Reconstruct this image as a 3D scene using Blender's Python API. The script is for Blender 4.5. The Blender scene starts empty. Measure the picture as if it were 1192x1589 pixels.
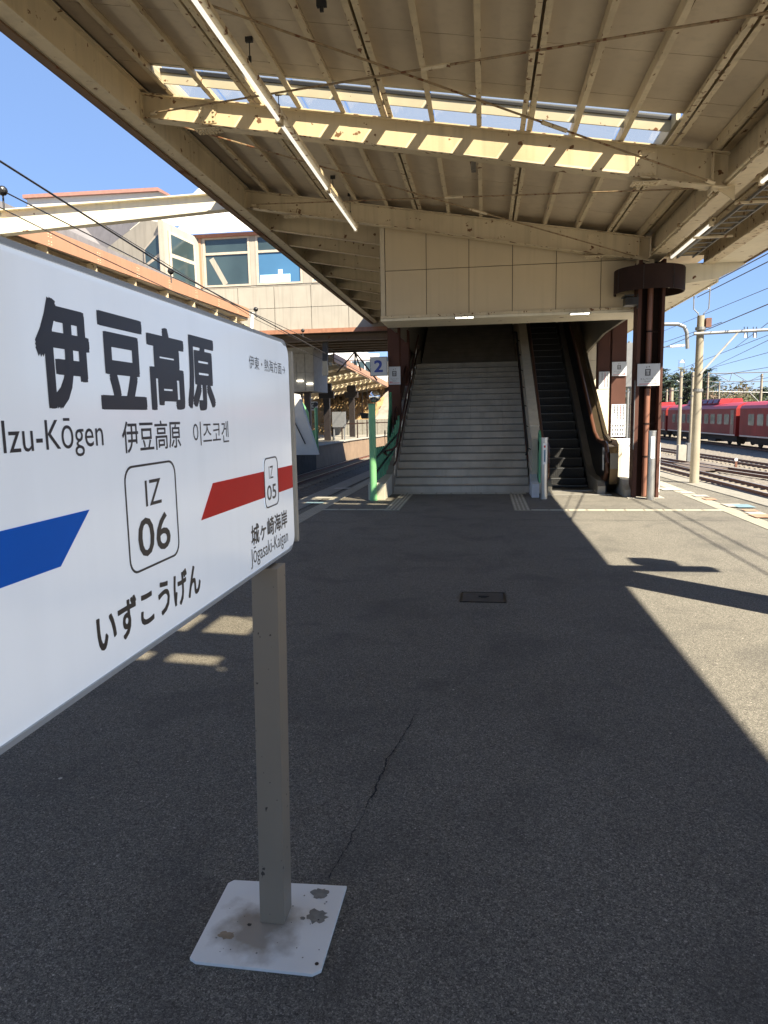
import bpy, bmesh, math, random
from mathutils import Vector, Matrix, noise
R = math.radians
random.seed(7)
sc = bpy.context.scene
col = sc.collection

# ------------------------------------------------------------------ camera
W_, H_, F_, EYE = 1192., 1589., 1095., 1.6
CX, CY = 596., 794.5
a = Vector((752 - CX, 642 - CY, F_)).normalized()          # world +Y seen in camera space (x right, y down, z forward)
hd = Vector((1, -math.tan(R(1.05)), 0))
n_ = a.cross(hd).normalized()
if n_.y > 0: n_ = -n_
xx = a.cross(n_)
if xx.x < 0: xx = -xx
RM = Matrix((xx, a, n_))                                    # world = RM @ camera
cam_d = bpy.data.cameras.new('camera'); cam = bpy.data.objects.new('camera', cam_d); col.objects.link(cam)
right, up, back = RM @ Vector((1, 0, 0)), RM @ Vector((0, -1, 0)), RM @ Vector((0, 0, -1))
cam.matrix_world = Matrix(((right.x, up.x, back.x, 0), (right.y, up.y, back.y, 0), (right.z, up.z, back.z, EYE), (0, 0, 0, 1)))
cam_d.sensor_fit = 'VERTICAL'; cam_d.sensor_height = 36; cam_d.sensor_width = 27
cam_d.lens = F_ / H_ * 36
cam_d.clip_start = .05; cam_d.clip_end = 3000
sc.camera = cam

def at(px, py, Y=None, X=None, z=None):
    v = RM @ Vector((px - CX, py - CY, F_))
    t = Y / v.y if Y is not None else (X / v.x if X is not None else (z - EYE) / v.z)
    return Vector((v.x * t, v.y * t, v.z * t + EYE))

# ------------------------------------------------------------------ sky, sun, exposure
SUN = Vector((.78, -.745, 1.0)).normalized()                # towards the sun
w = bpy.data.worlds.new('World'); sc.world = w; w.use_nodes = True
nt = w.node_tree; bg = nt.nodes['Background']
sky = nt.nodes.new('ShaderNodeTexSky'); sky.sky_type = 'NISHITA'; sky.sun_disc = False
sky.sun_elevation = math.asin(SUN.z); sky.sun_rotation = math.atan2(SUN.x, SUN.y)
sky.air_density = .85; sky.dust_density = 0; sky.ozone_density = 3.0; sky.altitude = 900
smx = nt.nodes.new('ShaderNodeMix'); smx.data_type = 'RGBA'; smx.inputs[0].default_value = .66; smx.inputs[7].default_value = (1.5, 2.45, 4.6, 1)   # clear late-winter blue, flatter than the model sky
nt.links.new(sky.outputs[0], smx.inputs[6]); nt.links.new(smx.outputs[2], bg.inputs[0]); bg.inputs[1].default_value = .060
sl = bpy.data.lights.new('sun', 'SUN'); sl.energy = 5.0; sl.angle = R(.53); sl.color = (1, .90, .72)
so = bpy.data.objects.new('sun', sl); col.objects.link(so)
so.rotation_euler = (-SUN).to_track_quat('-Z', 'Y').to_euler(); so.location = (20, -20, 30)
vs = sc.view_settings; vs.view_transform = 'Standard'; vs.look = 'None'; vs.gamma = 1; vs.use_curve_mapping = False
vs.exposure = 1.87
sc.cycles.max_bounces = 10; sc.cycles.transparent_max_bounces = 16; sc.cycles.diffuse_bounces = 6

# ------------------------------------------------------------------ materials
MATS = {}
def mat(name, c, rough=.6, metal=0, spec=.5, var=.12, vscale=6, bump=0, bscale=60, rust=0, rscale=5, rustc=(.13, .05, .02), dirt=0, dirtc=(.08, .07, .055), streak=0, emit=None, speck=0, coat=0):
    if name in MATS: return MATS[name]
    m = bpy.data.materials.new(name); m.use_nodes = True; MATS[name] = m
    t = m.node_tree; N = t.nodes; L = t.links; b = N['Principled BSDF']
    b.inputs['Roughness'].default_value = rough; b.inputs['Metallic'].default_value = metal
    b.inputs['Specular IOR Level'].default_value = spec
    if coat: b.inputs['Coat Weight'].default_value = coat; b.inputs['Coat Roughness'].default_value = .08
    g = N.new('ShaderNodeNewGeometry')
    def nz(scale, detail=5, mapscale=None):
        x = N.new('ShaderNodeTexNoise'); x.inputs['Scale'].default_value = scale; x.inputs['Detail'].default_value = detail
        if mapscale:
            mp = N.new('ShaderNodeMapping'); mp.inputs['Scale'].default_value = mapscale
            L.new(g.outputs['Position'], mp.inputs['Vector']); L.new(mp.outputs[0], x.inputs['Vector'])
        else: L.new(g.outputs['Position'], x.inputs['Vector'])
        return x.outputs['Fac']
    def ramp(src, p0, p1, c0=(0, 0, 0, 1), c1=(1, 1, 1, 1)):
        r = N.new('ShaderNodeValToRGB'); r.color_ramp.elements[0].position = p0; r.color_ramp.elements[1].position = p1
        r.color_ramp.elements[0].color = c0; r.color_ramp.elements[1].color = c1
        L.new(src, r.inputs[0]); return r.outputs[0]
    def mix(fac, A, B):
        x = N.new('ShaderNodeMix'); x.data_type = 'RGBA'
        if isinstance(fac, float): x.inputs[0].default_value = fac
        else: L.new(fac, x.inputs[0])
        for i, v in ((6, A), (7, B)):
            if isinstance(v, tuple): x.inputs[i].default_value = (*v[:3], 1)
            else: L.new(v, x.inputs[i])
        return x.outputs[2]
    lo = tuple(max(0, v * (1 - var)) for v in c); hi = tuple(v * (1 + var) for v in c)
    out = ramp(nz(vscale), .3, .7, (*lo, 1), (*hi, 1))
    if streak:
        out = mix(ramp(nz(1, 4, (9, 9, .5)), .5, .75), out, tuple(v * (1 - streak) for v in c))
    if dirt:
        out = mix(ramp(nz(vscale * .35, 6), .52, .52 + .25 / max(dirt, .01)), out, dirtc)
    if speck:
        vo = N.new('ShaderNodeTexVoronoi'); vo.inputs['Scale'].default_value = speck
        L.new(g.outputs['Position'], vo.inputs['Vector'])
        out = mix(ramp(vo.outputs['Distance'], .08, .17, (1, 1, 1, 1), (0, 0, 0, 1)), out, tuple(min(.6, v * 3.2) for v in c))
    if rust:
        f = ramp(nz(rscale, 9), .69 - rust * .10, .715 - rust * .10)
        out = mix(f, out, rustc)
        mr = ramp(nz(rscale, 9), .69 - rust * .10, .715 - rust * .10, (rough,) * 3 + (1,), (.9,) * 3 + (1,)); L.new(mr, b.inputs['Roughness'])
    L.new(out, b.inputs['Base Color'])
    if bump:
        bn = N.new('ShaderNodeBump'); bn.inputs['Strength'].default_value = bump; bn.inputs['Distance'].default_value = .01
        L.new(nz(bscale, 6), bn.inputs['Height']); L.new(bn.outputs[0], b.inputs['Normal'])
    if emit:
        b.inputs['Emission Color'].default_value = (*emit[:3], 1); b.inputs['Emission Strength'].default_value = emit[3]
    return m

def glass(name, tint=(.9, .95, 1), gloss=.12, rough=.02):
    m = bpy.data.materials.new(name); m.use_nodes = True; MATS[name] = m; t = m.node_tree; N = t.nodes; N.clear()
    o = N.new('ShaderNodeOutputMaterial'); tr = N.new('ShaderNodeBsdfTransparent'); gl = N.new('ShaderNodeBsdfGlossy'); mx = N.new('ShaderNodeMixShader')
    tr.inputs[0].default_value = (*tint, 1); gl.inputs['Roughness'].default_value = rough; mx.inputs[0].default_value = gloss
    tl = N.new('ShaderNodeBsdfTranslucent'); tl.inputs[0].default_value = (.85, .85, .82, 1); m2 = N.new('ShaderNodeMixShader'); m2.inputs[0].default_value = .045
    t.links.new(tr.outputs[0], m2.inputs[1]); t.links.new(tl.outputs[0], m2.inputs[2])
    t.links.new(m2.outputs[0], mx.inputs[1]); t.links.new(gl.outputs[0], mx.inputs[2]); t.links.new(mx.outputs[0], o.inputs[0]); return m

CREAM = (.57, .48, .325)
cream = mat('cream_steel_paint', CREAM, .5, rust=.35, rscale=8, rustc=(.15, .075, .035), var=.07, vscale=2, bump=.08, streak=.2, dirt=.25, dirtc=(.22, .16, .09))
cream_r = mat('rusty_cream_steel_paint', CREAM, .55, rust=.75, rscale=13, rustc=(.14, .065, .03), var=.10, vscale=3, bump=.15, streak=.25)
cream_c = mat('clean_cream_paint', (.68, .62, .47), .5, rust=.1, var=.05, vscale=2, bump=.04, streak=.12)
rusty = mat('rusty_rod_paint', (.26, .19, .11), .8, rust=1.1, rscale=14, var=.25, vscale=20, bump=.3)
edgebrown = mat('weathered_fascia_brown', (.15, .09, .05), .7, rust=.9, rscale=3, var=.2, vscale=3, bump=.2)
deckm = mat('roof_deck_underside', (.57, .48, .355), .62, var=.05, vscale=1.5, streak=.10, dirt=.15, dirtc=(.3, .24, .17), bump=.03)
panelm = mat('fascia_wall_panel', (.54, .44, .285), .5, var=.05, vscale=1.2, streak=.07, bump=.03, bscale=20)
panelrim = mat('panel_trim', (.52, .45, .32), .5, var=.06, rust=.25, rscale=8)
rooftop = mat('roof_top_sheet', (.35, .33, .30), .6, var=.1)
brown = mat('brown_column_paint', (.075, .033, .024), .62, spec=.2, var=.1, vscale=3, bump=.04, rust=.12, rscale=9, rustc=(.05, .025, .015))
brown_l = mat('brown_pipe_paint', (.19, .085, .055), .45, var=.1, vscale=3)
brown_d = mat('dark_brown_paint', (.024, .012, .010), .7, var=.12, spec=.2)
black = mat('black_plastic', (.012, .012, .013), .4, var=.1)
steel = mat('stainless_steel', (.52, .50, .46), .32, metal=.9, var=.12, vscale=4, bump=.05)
bronze = mat('bronze_steel_deck', (.17, .13, .085), .3, metal=.85, var=.1, vscale=3)
alu = mat('aluminium_skirt', (.42, .40, .35), .42, metal=.6, var=.08)
white = mat('white_enamel', (.80, .80, .80), .35, var=.03)
tubewhite = mat('fluorescent_tube_glass', (.86, .85, .78), .25, var=.02, emit=(1, .96, .85, .25))
litwhite = mat('lit_downlight', (.8, .78, .7), .4, var=.02, emit=(1, .93, .75, 1.6))
concrete = mat('pale_concrete', (.31, .295, .26), .85, var=.12, vscale=3, bump=.25, bscale=30, dirt=.5, dirtc=(.22, .20, .17))
tilecream = mat('cream_wall_tile', (.56, .50, .38), .55, var=.06, vscale=3, streak=.12)
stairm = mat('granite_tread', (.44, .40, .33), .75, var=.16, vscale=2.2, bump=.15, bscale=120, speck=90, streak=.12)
nosing = mat('step_nosing', (.085, .085, .078), .7, var=.1)
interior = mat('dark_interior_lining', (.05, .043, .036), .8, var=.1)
escblack = mat('escalator_step_black', (.016, .016, .016), .55, metal=0, var=.2, vscale=20)
yellowt = mat('worn_yellow_tactile', (.37, .35, .28), .7, var=.10, vscale=7, bump=.15, dirt=.45, dirtc=(.3, .28, .22))
edgetile = mat('platform_edge_concrete', (.21, .20, .175), .85, var=.12, vscale=7, bump=.3, bscale=40)
green = mat('green_fence_paint', (.07, .26, .14), .5, var=.12, vscale=4)
green_l = mat('green_post_paint', (.17, .42, .20), .38, var=.08, vscale=4, rust=.05)
signwhite = mat('sign_white_acrylic', (.84, .87, .90), .14, var=.02, vscale=1.5, spec=.5, coat=.12, streak=.05, emit=(.80, .88, 1, .07))   # white acrylic, with a faint glow added to brighten the face
signrim = mat('sign_beige_rim', (.40, .36, .29), .45, var=.08)
signrimlow = mat('sign_grey_rim', (.33, .35, .37), .4, var=.06)
postm = mat('khaki_post_paint', (.25, .205, .15), .5, var=.05, vscale=3, rust=.08, rscale=40, rustc=(.06, .05, .04), bump=.03)
ink = mat('black_lettering', (.035, .030, .032), .35, var=.05)
inkred = mat('red_lettering', (.50, .02, .02), .4, var=.05)
inkblue = mat('navy_lettering', (.02, .05, .30), .4, var=.05)
blueband = mat('blue_band', (.0, .13, .66), .4, var=.03, spec=.15)
redband = mat('red_band', (.70, .02, .015), .4, var=.04, spec=.15)
orangef = mat('salmon_fascia_paint', (.36, .19, .115), .55, var=.05, vscale=2, streak=.12)
greyroof = mat('grey_roof_sheet', (.16, .15, .155), .6, var=.12, vscale=3, streak=.2)
wallgrey = mat('overpass_wall_panel', (.29, .265, .225), .8, var=.06, vscale=2, streak=.2, bump=.05)
whiteroof = mat('white_roof_sheet', (.62, .60, .55), .5, var=.03)
rail_m = mat('rusty_rail', (.13, .055, .035), .6, var=.3, vscale=8, bump=.2)
railtop = mat('polished_rail_head', (.50, .46, .42), .3, metal=.7, var=.1)
sleeper_m = mat('concrete_sleeper', (.24, .21, .17), .9, var=.2, vscale=3, bump=.3)
polem = mat('concrete_pole', (.24, .215, .165), .85, var=.12, vscale=3, bump=.2, bscale=25, dirt=.4, dirtc=(.25, .2, .13))
galv = mat('galvanised_steel', (.20, .205, .21), .5, metal=.5, var=.1)
wirem = mat('dark_wire', (.03, .03, .035), .5, var=.1)
trainred = mat('train_red_paint', (.20, .020, .017), .55, var=.25, vscale=.5, spec=.2, streak=.3, dirt=.2, dirtc=(.09, .03, .026))
trainroof = mat('train_roof_red', (.33, .025, .03), .4, var=.1)
trainblk = mat('train_underframe', (.02, .018, .018), .8, var=.3)
trainwin = mat('train_window_glass', (.17, .19, .18), .12, var=.5, vscale=.8, spec=.5)
trainwf = mat('train_window_frame', (.12, .03, .03), .4)
ventblue = mat('train_roof_unit', (.13, .08, .15), .5)
coverstain = mat('hatch_iron', (.045, .045, .045), .6, var=.2, vscale=12, bump=.3)
bark = mat('bark', (.09, .065, .045), .9, var=.3, bump=.4)
pineg = mat('dark_pine_needles', (.045, .070, .045), .8, var=.45, vscale=1.2)
leafg = mat('evergreen_leaves', (.075, .095, .035), .8, var=.5, vscale=.8)
twigb = mat('bare_brown_twigs', (.17, .12, .085), .9, var=.35, vscale=.7)
grassdry = mat('dry_grass', (.27, .175, .08), .95, var=.2, vscale=.5, bump=.2, bscale=3)
rockw = mat('slope_rock_cover', (.22, .18, .15), .95, var=.3, vscale=.5, bump=.6, bscale=3)
gl_clear = glass('skylight_glass', (.95, .93, .88), .06)
def mirror_mat():
    m = mat('convex_mirror', (.8, .8, .8), .03, metal=1, var=.0); return m
mirrorm = mirror_mat()
winm = mat('dark_window_glass', (.035, .055, .06), .08, var=.3, vscale=.5, spec=.8)
winsky = mat('blue_window_glass', (.05, .13, .24), .10, var=.25, vscale=.3, spec=.4)

# asphalt gets its own graph
def asphalt():
    m = bpy.data.materials.new('asphalt'); m.use_nodes = True; t = m.node_tree; N = t.nodes; L = t.links; b = N['Principled BSDF']
    g = N.new('ShaderNodeNewGeometry')
    def tex(kind, sc_, **k):
        x = N.new(kind); x.inputs['Scale'].default_value = sc_
        for q, v in k.items(): x.inputs[q].default_value = v
        L.new(g.outputs['Position'], x.inputs['Vector']); return x
    def ramp(src, ps):
        r = N.new('ShaderNodeValToRGB'); e = r.color_ramp.elements
        while len(e) < len(ps): e.new(.5)
        for i, (p, c) in enumerate(ps): e[i].position = p; e[i].color = (*c, 1) if isinstance(c, tuple) else (c, c, c, 1)
        L.new(src, r.inputs[0]); return r.outputs[0]
    def mix(f, A, B, mode='MIX'):
        x = N.new('ShaderNodeMix'); x.data_type = 'RGBA'; x.blend_type = mode
        if isinstance(f, float): x.inputs[0].default_value = f
        else: L.new(f, x.inputs[0])
        for i, v in ((6, A), (7, B)):
            if isinstance(v, tuple): x.inputs[i].default_value = (*v, 1)
            else: L.new(v, x.inputs[i])
        return x.outputs[2]
    big = ramp(tex('ShaderNodeTexNoise', .55, Detail=6.).outputs['Fac'], [(.3, (.134, .125, .106)), (.7, (.164, .153, .130))])
    ga = tex('ShaderNodeTexVoronoi', 330); gb = tex('ShaderNodeTexVoronoi', 140)
    sa = N.new('ShaderNodeSeparateColor'); L.new(ga.outputs['Color'], sa.inputs[0]); sb = N.new('ShaderNodeSeparateColor'); L.new(gb.outputs['Color'], sb.inputs[0])
    grain = ramp(sa.outputs[0], [(0, .45), (.5, .9), (.9, 1.25), (1, 2.1)])
    grain2 = ramp(sb.outputs[0], [(0, .6), (.5, .97), (1, 1.35)])
    o = mix(1., mix(1., big, grain, 'MULTIPLY'), grain2, 'MULTIPLY')
    v = tex('ShaderNodeTexVoronoi', 48)
    o = mix(ramp(v.outputs['Distance'], [(.13, .8), (.19, 0.)]), o, (.30, .28, .24))
    v1 = tex('ShaderNodeTexVoronoi', 210)
    o = mix(ramp(v1.outputs['Distance'], [(.16, .7), (.30, 0.)]), o, (.235, .22, .19))
    v2 = tex('ShaderNodeTexVoronoi', 11)
    o = mix(ramp(v2.outputs['Distance'], [(.045, 1.), (.065, 0.)]), o, (.36, .33, .28))
    st = ramp(tex('ShaderNodeTexNoise', 1.7, Detail=5., Distortion=.7).outputs['Fac'], [(.50, 0.), (.70, .42)])
    o = mix(st, o, (.055, .053, .05))
    L.new(o, b.inputs['Base Color']); b.inputs['Roughness'].default_value = .88; b.inputs['Specular IOR Level'].default_value = .3
    bn = N.new('ShaderNodeBump'); bn.inputs['Strength'].default_value = .35; bn.inputs['Distance'].default_value = .003
    n = tex('ShaderNodeTexNoise', 420, Detail=1.); L.new(n.outputs['Fac'], bn.inputs['Height']); L.new(bn.outputs[0], b.inputs['Normal'])
    return m
asph = asphalt()
# worn raised bars and dots are paler than the tile between them
tN, tL = yellowt.node_tree.nodes, yellowt.node_tree.links; tb_ = tN['Principled BSDF']; told = tb_.inputs['Base Color'].links[0].from_socket
tg = tN.new('ShaderNodeNewGeometry'); tx = tN.new('ShaderNodeSeparateXYZ'); tr_ = tN.new('ShaderNodeMapRange'); tr_.inputs[1].default_value = .0055; tr_.inputs[2].default_value = .0095; tr_.inputs[3].default_value = .62; tr_.inputs[4].default_value = 1.15
tm = tN.new('ShaderNodeVectorMath'); tm.operation = 'SCALE'
tL.new(tg.outputs['Position'], tx.inputs[0]); tL.new(tx.outputs[2], tr_.inputs[0]); tL.new(told, tm.inputs[0]); tL.new(tr_.outputs[0], tm.inputs['Scale']); tL.new(tm.outputs[0], tb_.inputs['Base Color'])
ballastm = mat('ballast_gravel', (.165, .145, .12), .95, var=.4, vscale=9, bump=1., bscale=22, speck=11)
earthm = mat('yard_earth', (.18, .16, .125), .95, var=.25, vscale=1.2, bump=.5, bscale=12, speck=7)

# ------------------------------------------------------------------ mesh helpers
class MB:
    def __init__(s): s.v = []; s.f = []
    def add(s, vs, fs):
        k = len(s.v); s.v += [tuple(v) for v in vs]; s.f += [tuple(i + k for i in f) for f in fs]; return s
    def box(s, x0, x1, y0, y1, z0, z1):
        return s.add([(x0, y0, z0), (x1, y0, z0), (x1, y1, z0), (x0, y1, z0), (x0, y0, z1), (x1, y0, z1), (x1, y1, z1), (x0, y1, z1)],
                     [(0, 3, 2, 1), (4, 5, 6, 7), (0, 1, 5, 4), (1, 2, 6, 5), (2, 3, 7, 6), (3, 0, 4, 7)])
    def hexa(s, p):
        return s.add(p, [(0, 3, 2, 1), (4, 5, 6, 7), (0, 1, 5, 4), (1, 2, 6, 5), (2, 3, 7, 6), (3, 0, 4, 7)])
    def prism(s, pts, d):                                    # polygon (list of 3d points) extruded by vector d
        n = len(pts); d = Vector(d); P = [Vector(p) for p in pts]
        return s.add(P + [p + d for p in P], [tuple(range(n))[::-1], tuple(range(n, 2 * n))] + [(i, (i + 1) % n, (i + 1) % n + n, i + n) for i in range(n)])
    def bar(s, p0, p1, w, h, upv=(0, 0, 1)):                 # centred rectangular bar
        p0, p1 = Vector(p0), Vector(p1); d = (p1 - p0).normalized(); u = Vector(upv)
        r = d.cross(u).normalized(); u = r.cross(d).normalized()
        c = [(-w / 2, -h / 2), (w / 2, -h / 2), (w / 2, h / 2), (-w / 2, h / 2)]
        q = [p0 + r * x + u * y for x, y in c] + [p1 + r * x + u * y for x, y in c]
        return s.add(q, [(0, 3, 2, 1), (4, 5, 6, 7), (0, 1, 5, 4), (1, 2, 6, 5), (2, 3, 7, 6), (3, 0, 4, 7)])
    def tube(s, pts, r, n=8, r1=None, cap=True):
        P = [Vector(p) for p in pts]; m = len(P); rings = []
        ref = Vector((0, 0, 1))
        for i, p in enumerate(P):
            d = (P[min(i + 1, m - 1)] - P[max(i - 1, 0)]).normalized()
            u = ref if abs(d.dot(ref)) < .95 else Vector((1, 0, 0))
            x = d.cross(u).normalized(); y = x.cross(d)
            rr = r if r1 is None else r + (r1 - r) * i / (m - 1)
            rings.append([p + (x * math.cos(2 * math.pi * k / n) + y * math.sin(2 * math.pi * k / n)) * rr for k in range(n)])
        vs = [v for g in rings for v in g]
        fs = [(i * n + k, i * n + (k + 1) % n, (i + 1) * n + (k + 1) % n, (i + 1) * n + k) for i in range(m - 1) for k in range(n)]
        if cap: fs += [tuple(range(n))[::-1], tuple(range((m - 1) * n, m * n))]
        return s.add(vs, fs)
    def ibeam(s, t0, b0, t1, b1, w, tf=.016, tw=.012):       # top and bottom points at both ends
        t0, b0, t1, b1 = map(Vector, (t0, b0, t1, b1)); d = (t1 - t0).normalized(); r = d.cross(Vector((0, 0, 1))).normalized()
        z = Vector((0, 0, tf))
        for A, B, sg in ((t0, t1, -1), (b0, b1, 1)):
            a0, a1 = (A - z, B - z) if sg < 0 else (A, B)
            s.hexa([a0 - r * w / 2, a0 + r * w / 2, a1 + r * w / 2, a1 - r * w / 2] + [q + z for q in (a0 - r * w / 2, a0 + r * w / 2, a1 + r * w / 2, a1 - r * w / 2)])
        q = [b0 + z, b1 + z, t1 - z, t0 - z]
        s.prism([p - r * tw / 2 for p in q], r * tw); return s
    def disc(s, c, r, d, axis='y', n=24):
        c = Vector(c); ax = {'x': (Vector((0, 1, 0)), Vector((0, 0, 1)), Vector((1, 0, 0))), 'y': (Vector((1, 0, 0)), Vector((0, 0, 1)), Vector((0, 1, 0))), 'z': (Vector((1, 0, 0)), Vector((0, 1, 0)), Vector((0, 0, 1)))}[axis]
        return s.prism([c + (ax[0] * math.cos(2 * math.pi * k / n) + ax[1] * math.sin(2 * math.pi * k / n)) * r for k in range(n)], ax[2] * d)

def wloc(o):
    v = Vector((0, 0, 0))
    while o is not None: v = v + o.location; o = o.parent
    return v
def obj(name, mb, m, parent=None, smooth=False, kind=None, label=None, bevel=0):
    me = bpy.data.meshes.new(name); off = wloc(parent)
    me.from_pydata([tuple(Vector(v) - off) for v in mb.v], [], mb.f); me.update()
    bm = bmesh.new(); bm.from_mesh(me); bmesh.ops.recalc_face_normals(bm, faces=bm.faces)
    if bevel: bmesh.ops.bevel(bm, geom=list(bm.edges), offset=bevel, segments=2, affect='EDGES', profile=.7)
    bm.to_mesh(me); bm.free()
    me.materials.append(m)
    if smooth:
        for p in me.polygons: p.use_smooth = True
        me.set_sharp_from_angle(angle=R(40))
    o = bpy.data.objects.new(name, me); col.objects.link(o); o.parent = parent
    if kind: o['kind'] = kind
    if label: o['label'] = label
    return o
def thing(name, label, cat, loc=(0, 0, 0), group=None, kind=None):
    o = bpy.data.objects.new(name, None); o.empty_display_size = .2; col.objects.link(o); o.location = loc
    if kind: o['kind'] = kind
    else:
        o['category'] = cat; o['label'] = label
    if group: o['group'] = group
    return o
def tag(o, label, cat, group=None):
    o['label'] = label; o['category'] = cat
    if group: o['group'] = group
    return o
def inst(src, d, parent=None):                               # a part shared by mesh, shifted
    c = src.copy(); col.objects.link(c); c.location = src.location + Vector(d); c.parent = parent if parent else src.parent; return c
def copy_thing(root, d, label=None, kids=None):
    if kids is None:
        kids = {}
        for o in col.objects:
            if o.parent is not None: kids.setdefault(o.parent.name, []).append(o)
    r = root.copy(); col.objects.link(r); r.location = root.location + Vector(d)
    if label: r['label'] = label
    for c in kids.get(root.name, []):
        k = c.copy(); col.objects.link(k); k.parent = r
        for g in kids.get(c.name, []):
            h = g.copy(); col.objects.link(h); h.parent = k
    return r
def struct(name, mb, m, **k): return obj(name, mb, m, kind='structure', **k)

def lettering(body, name, parent, O, U, V, rect, m, bold=0., lift=.0008, space=1., heavy=0.):
    c = bpy.data.curves.new('t', 'FONT'); c.body = body; c.offset = bold; c.resolution_u = 3; c.space_character = space
    o = bpy.data.objects.new('t', c); col.objects.link(o); bpy.context.view_layer.update()
    me = bpy.data.meshes.new_from_object(o.evaluated_get(bpy.context.evaluated_depsgraph_get()))
    bpy.data.objects.remove(o); bpy.data.curves.remove(c)
    xs = [v.co.x for v in me.vertices]; ys = [v.co.y for v in me.vertices]
    x0, x1, y0, y1 = min(xs), max(xs), min(ys), max(ys); u0, u1, v0, v1 = rect
    O, U, V = Vector(O), Vector(U), Vector(V); Nn = U.cross(V); off = wloc(parent)
    for v in me.vertices:
        u = u0 + (v.co.x - x0) / max(x1 - x0, 1e-6) * (u1 - u0); q = v0 + (v.co.y - y0) / max(y1 - y0, 1e-6) * (v1 - v0)
        v.co = O + U * u + V * q + Nn * lift - off
    if heavy:
        bm = bmesh.new(); bm.from_mesh(me); base = list(bm.verts) + list(bm.edges) + list(bm.faces)
        for k, (du, dv) in enumerate(((1, 0), (-1, 0), (0, 1), (0, -1), (.9, .9), (-.9, .9), (.9, -.9), (-.9, -.9))):
            r_ = bmesh.ops.duplicate(bm, geom=base)
            for e in r_['geom']:
                if isinstance(e, bmesh.types.BMVert): e.co += (U * du + V * dv) * heavy - Nn * .00004 * (k + 1)
        bm.to_mesh(me); bm.free()
    me.materials.append(m); me.name = name
    o = bpy.data.objects.new(name, me); col.objects.link(o); o.parent = parent; return o
def flatpoly(name, parent, O, U, V, pts, m, lift=.0006, th=.0006):
    O, U, V = Vector(O), Vector(U), Vector(V); Nn = U.cross(V)
    return obj(name, MB().prism([O + U * u + V * v + Nn * lift for u, v in pts], Nn * th), m, parent)
def rrect(u0, u1, v0, v1, r, n=6):
    P = []
    for cu, cv, a0 in ((u1 - r, v1 - r, 0), (u0 + r, v1 - r, 90), (u0 + r, v0 + r, 180), (u1 - r, v0 + r, 270)):
        for k in range(n + 1): P.append((cu + r * math.cos(R(a0 + 90 * k / n)), cv + r * math.sin(R(a0 + 90 * k / n))))
    return P
def ringpoly(name, parent, O, U, V, outer, inner, m, lift=.0006, th=.0006):
    O, U, V = Vector(O), Vector(U), Vector(V); Nn = U.cross(V); n = len(outer); mb = MB()
    vs = [O + U * u + V * v + Nn * (lift + e) for e in (0, th) for P in (outer, inner) for u, v in P]
    fs = []
    for i in range(n):
        j = (i + 1) % n
        fs += [(2 * n + i, 2 * n + j, 3 * n + j, 3 * n + i), (i, j, 2 * n + j, 2 * n + i), (n + i, 3 * n + i, 3 * n + j, n + j)]
    return obj(name, mb.add(vs, fs), m, parent)
YV, ZV, XV = (0, 1, 0), (0, 0, 1), (1, 0, 0)

# ------------------------------------------------------------------ ground and platforms
YARD = -1.45
struct('ground', MB().add([(-900, -300, YARD - .12), (900, -300, YARD - .12), (900, 1500, YARD - .12), (-900, 1500, YARD - .12)], [(0, 1, 2, 3)]), earthm)
LEDGE = [(-4.0, -14), (-3.85, 4), (-3.58, 13), (-3.36, 20.6), (-2.9, 34), (-2.2, 50)]
REDGE = [(5.3, -14), (5.3, 4), (5.22, 9), (4.99, 13.3), (4.57, 19.4), (3.9, 28), (3.0, 38), (1.6, 50)]
def lerp_edge(E, y):
    for (x0, y0), (x1, y1) in zip(E, E[1:]):
        if y0 <= y <= y1: return x0 + (x1 - x0) * (y - y0) / (y1 - y0)
    return E[-1][0]
top = [(x, y, 0) for x, y in REDGE] + [(x, y, 0) for x, y in LEDGE[::-1]]
pl = MB().prism([(x, y, YARD - .1) for x, y, z in top], (0, 0, -YARD + .1 - .004))
struct('platform', pl, concrete)
asp_top = [(x - .0, y, 0) for x, y in REDGE] + [(x, y, 0) for x, y in LEDGE[::-1]]
struct('platform_asphalt', MB().add([(x, y, 0) for x, y, z in asp_top], [tuple(range(len(asp_top)))]), asph)

# tactile strips: one shared tile mesh per strip
def tile_dots(sx, sy, h=.006, n=5):
    m = MB().box(-sx / 2 + .002, sx / 2 - .002, -sy / 2 + .002, sy / 2 - .002, .001, .006)
    for i in range(n):
        for j in range(n):
            x = (i + .5) / n * sx - sx / 2; y = (j + .5) / n * sy - sy / 2; q = min(sx, sy) / n * .3
            m.add([(x - q, y - q, h), (x + q, y - q, h), (x + q, y + q, h), (x - q, y + q, h), (x, y, h + .005)], [(0, 1, 4), (1, 2, 4), (2, 3, 4), (3, 0, 4)])
    return m
def tile_bars(sx, sy, along='y'):
    m = MB().box(-sx / 2 + .002, sx / 2 - .002, -sy / 2 + .002, sy / 2 - .002, .001, .006)
    for i in range(4):
        t = (i + .5) / 4
        if along == 'y': m.box((t - .5) * sx - sx * .055, (t - .5) * sx + sx * .055, -sy * .46, sy * .46, .006, .012)
        else: m.box(-sx * .46, sx * .46, (t - .5) * sy - sy * .055, (t - .5) * sy + sy * .055, .006, .012)
    return m
def strip(name, cells, mk, m):
    root = thing(name, '', '', (0, 0, 0), kind='structure')
    src = obj('tactile_tile', mk, m, root); src.location = Vector((*cells[0], 0))
    for c in cells[1:]:
        q = src.copy(); col.objects.link(q); q.parent = root; q.location = (c[0], c[1], 0)
        q.rotation_euler.z = random.choice((0, 0, math.pi)) + random.uniform(-.004, .004)
    return root
strip('tactile_strip', [(3.865, 2.0 + i * .3) for i in range(66)], tile_dots(.26, .298), yellowt)
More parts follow.
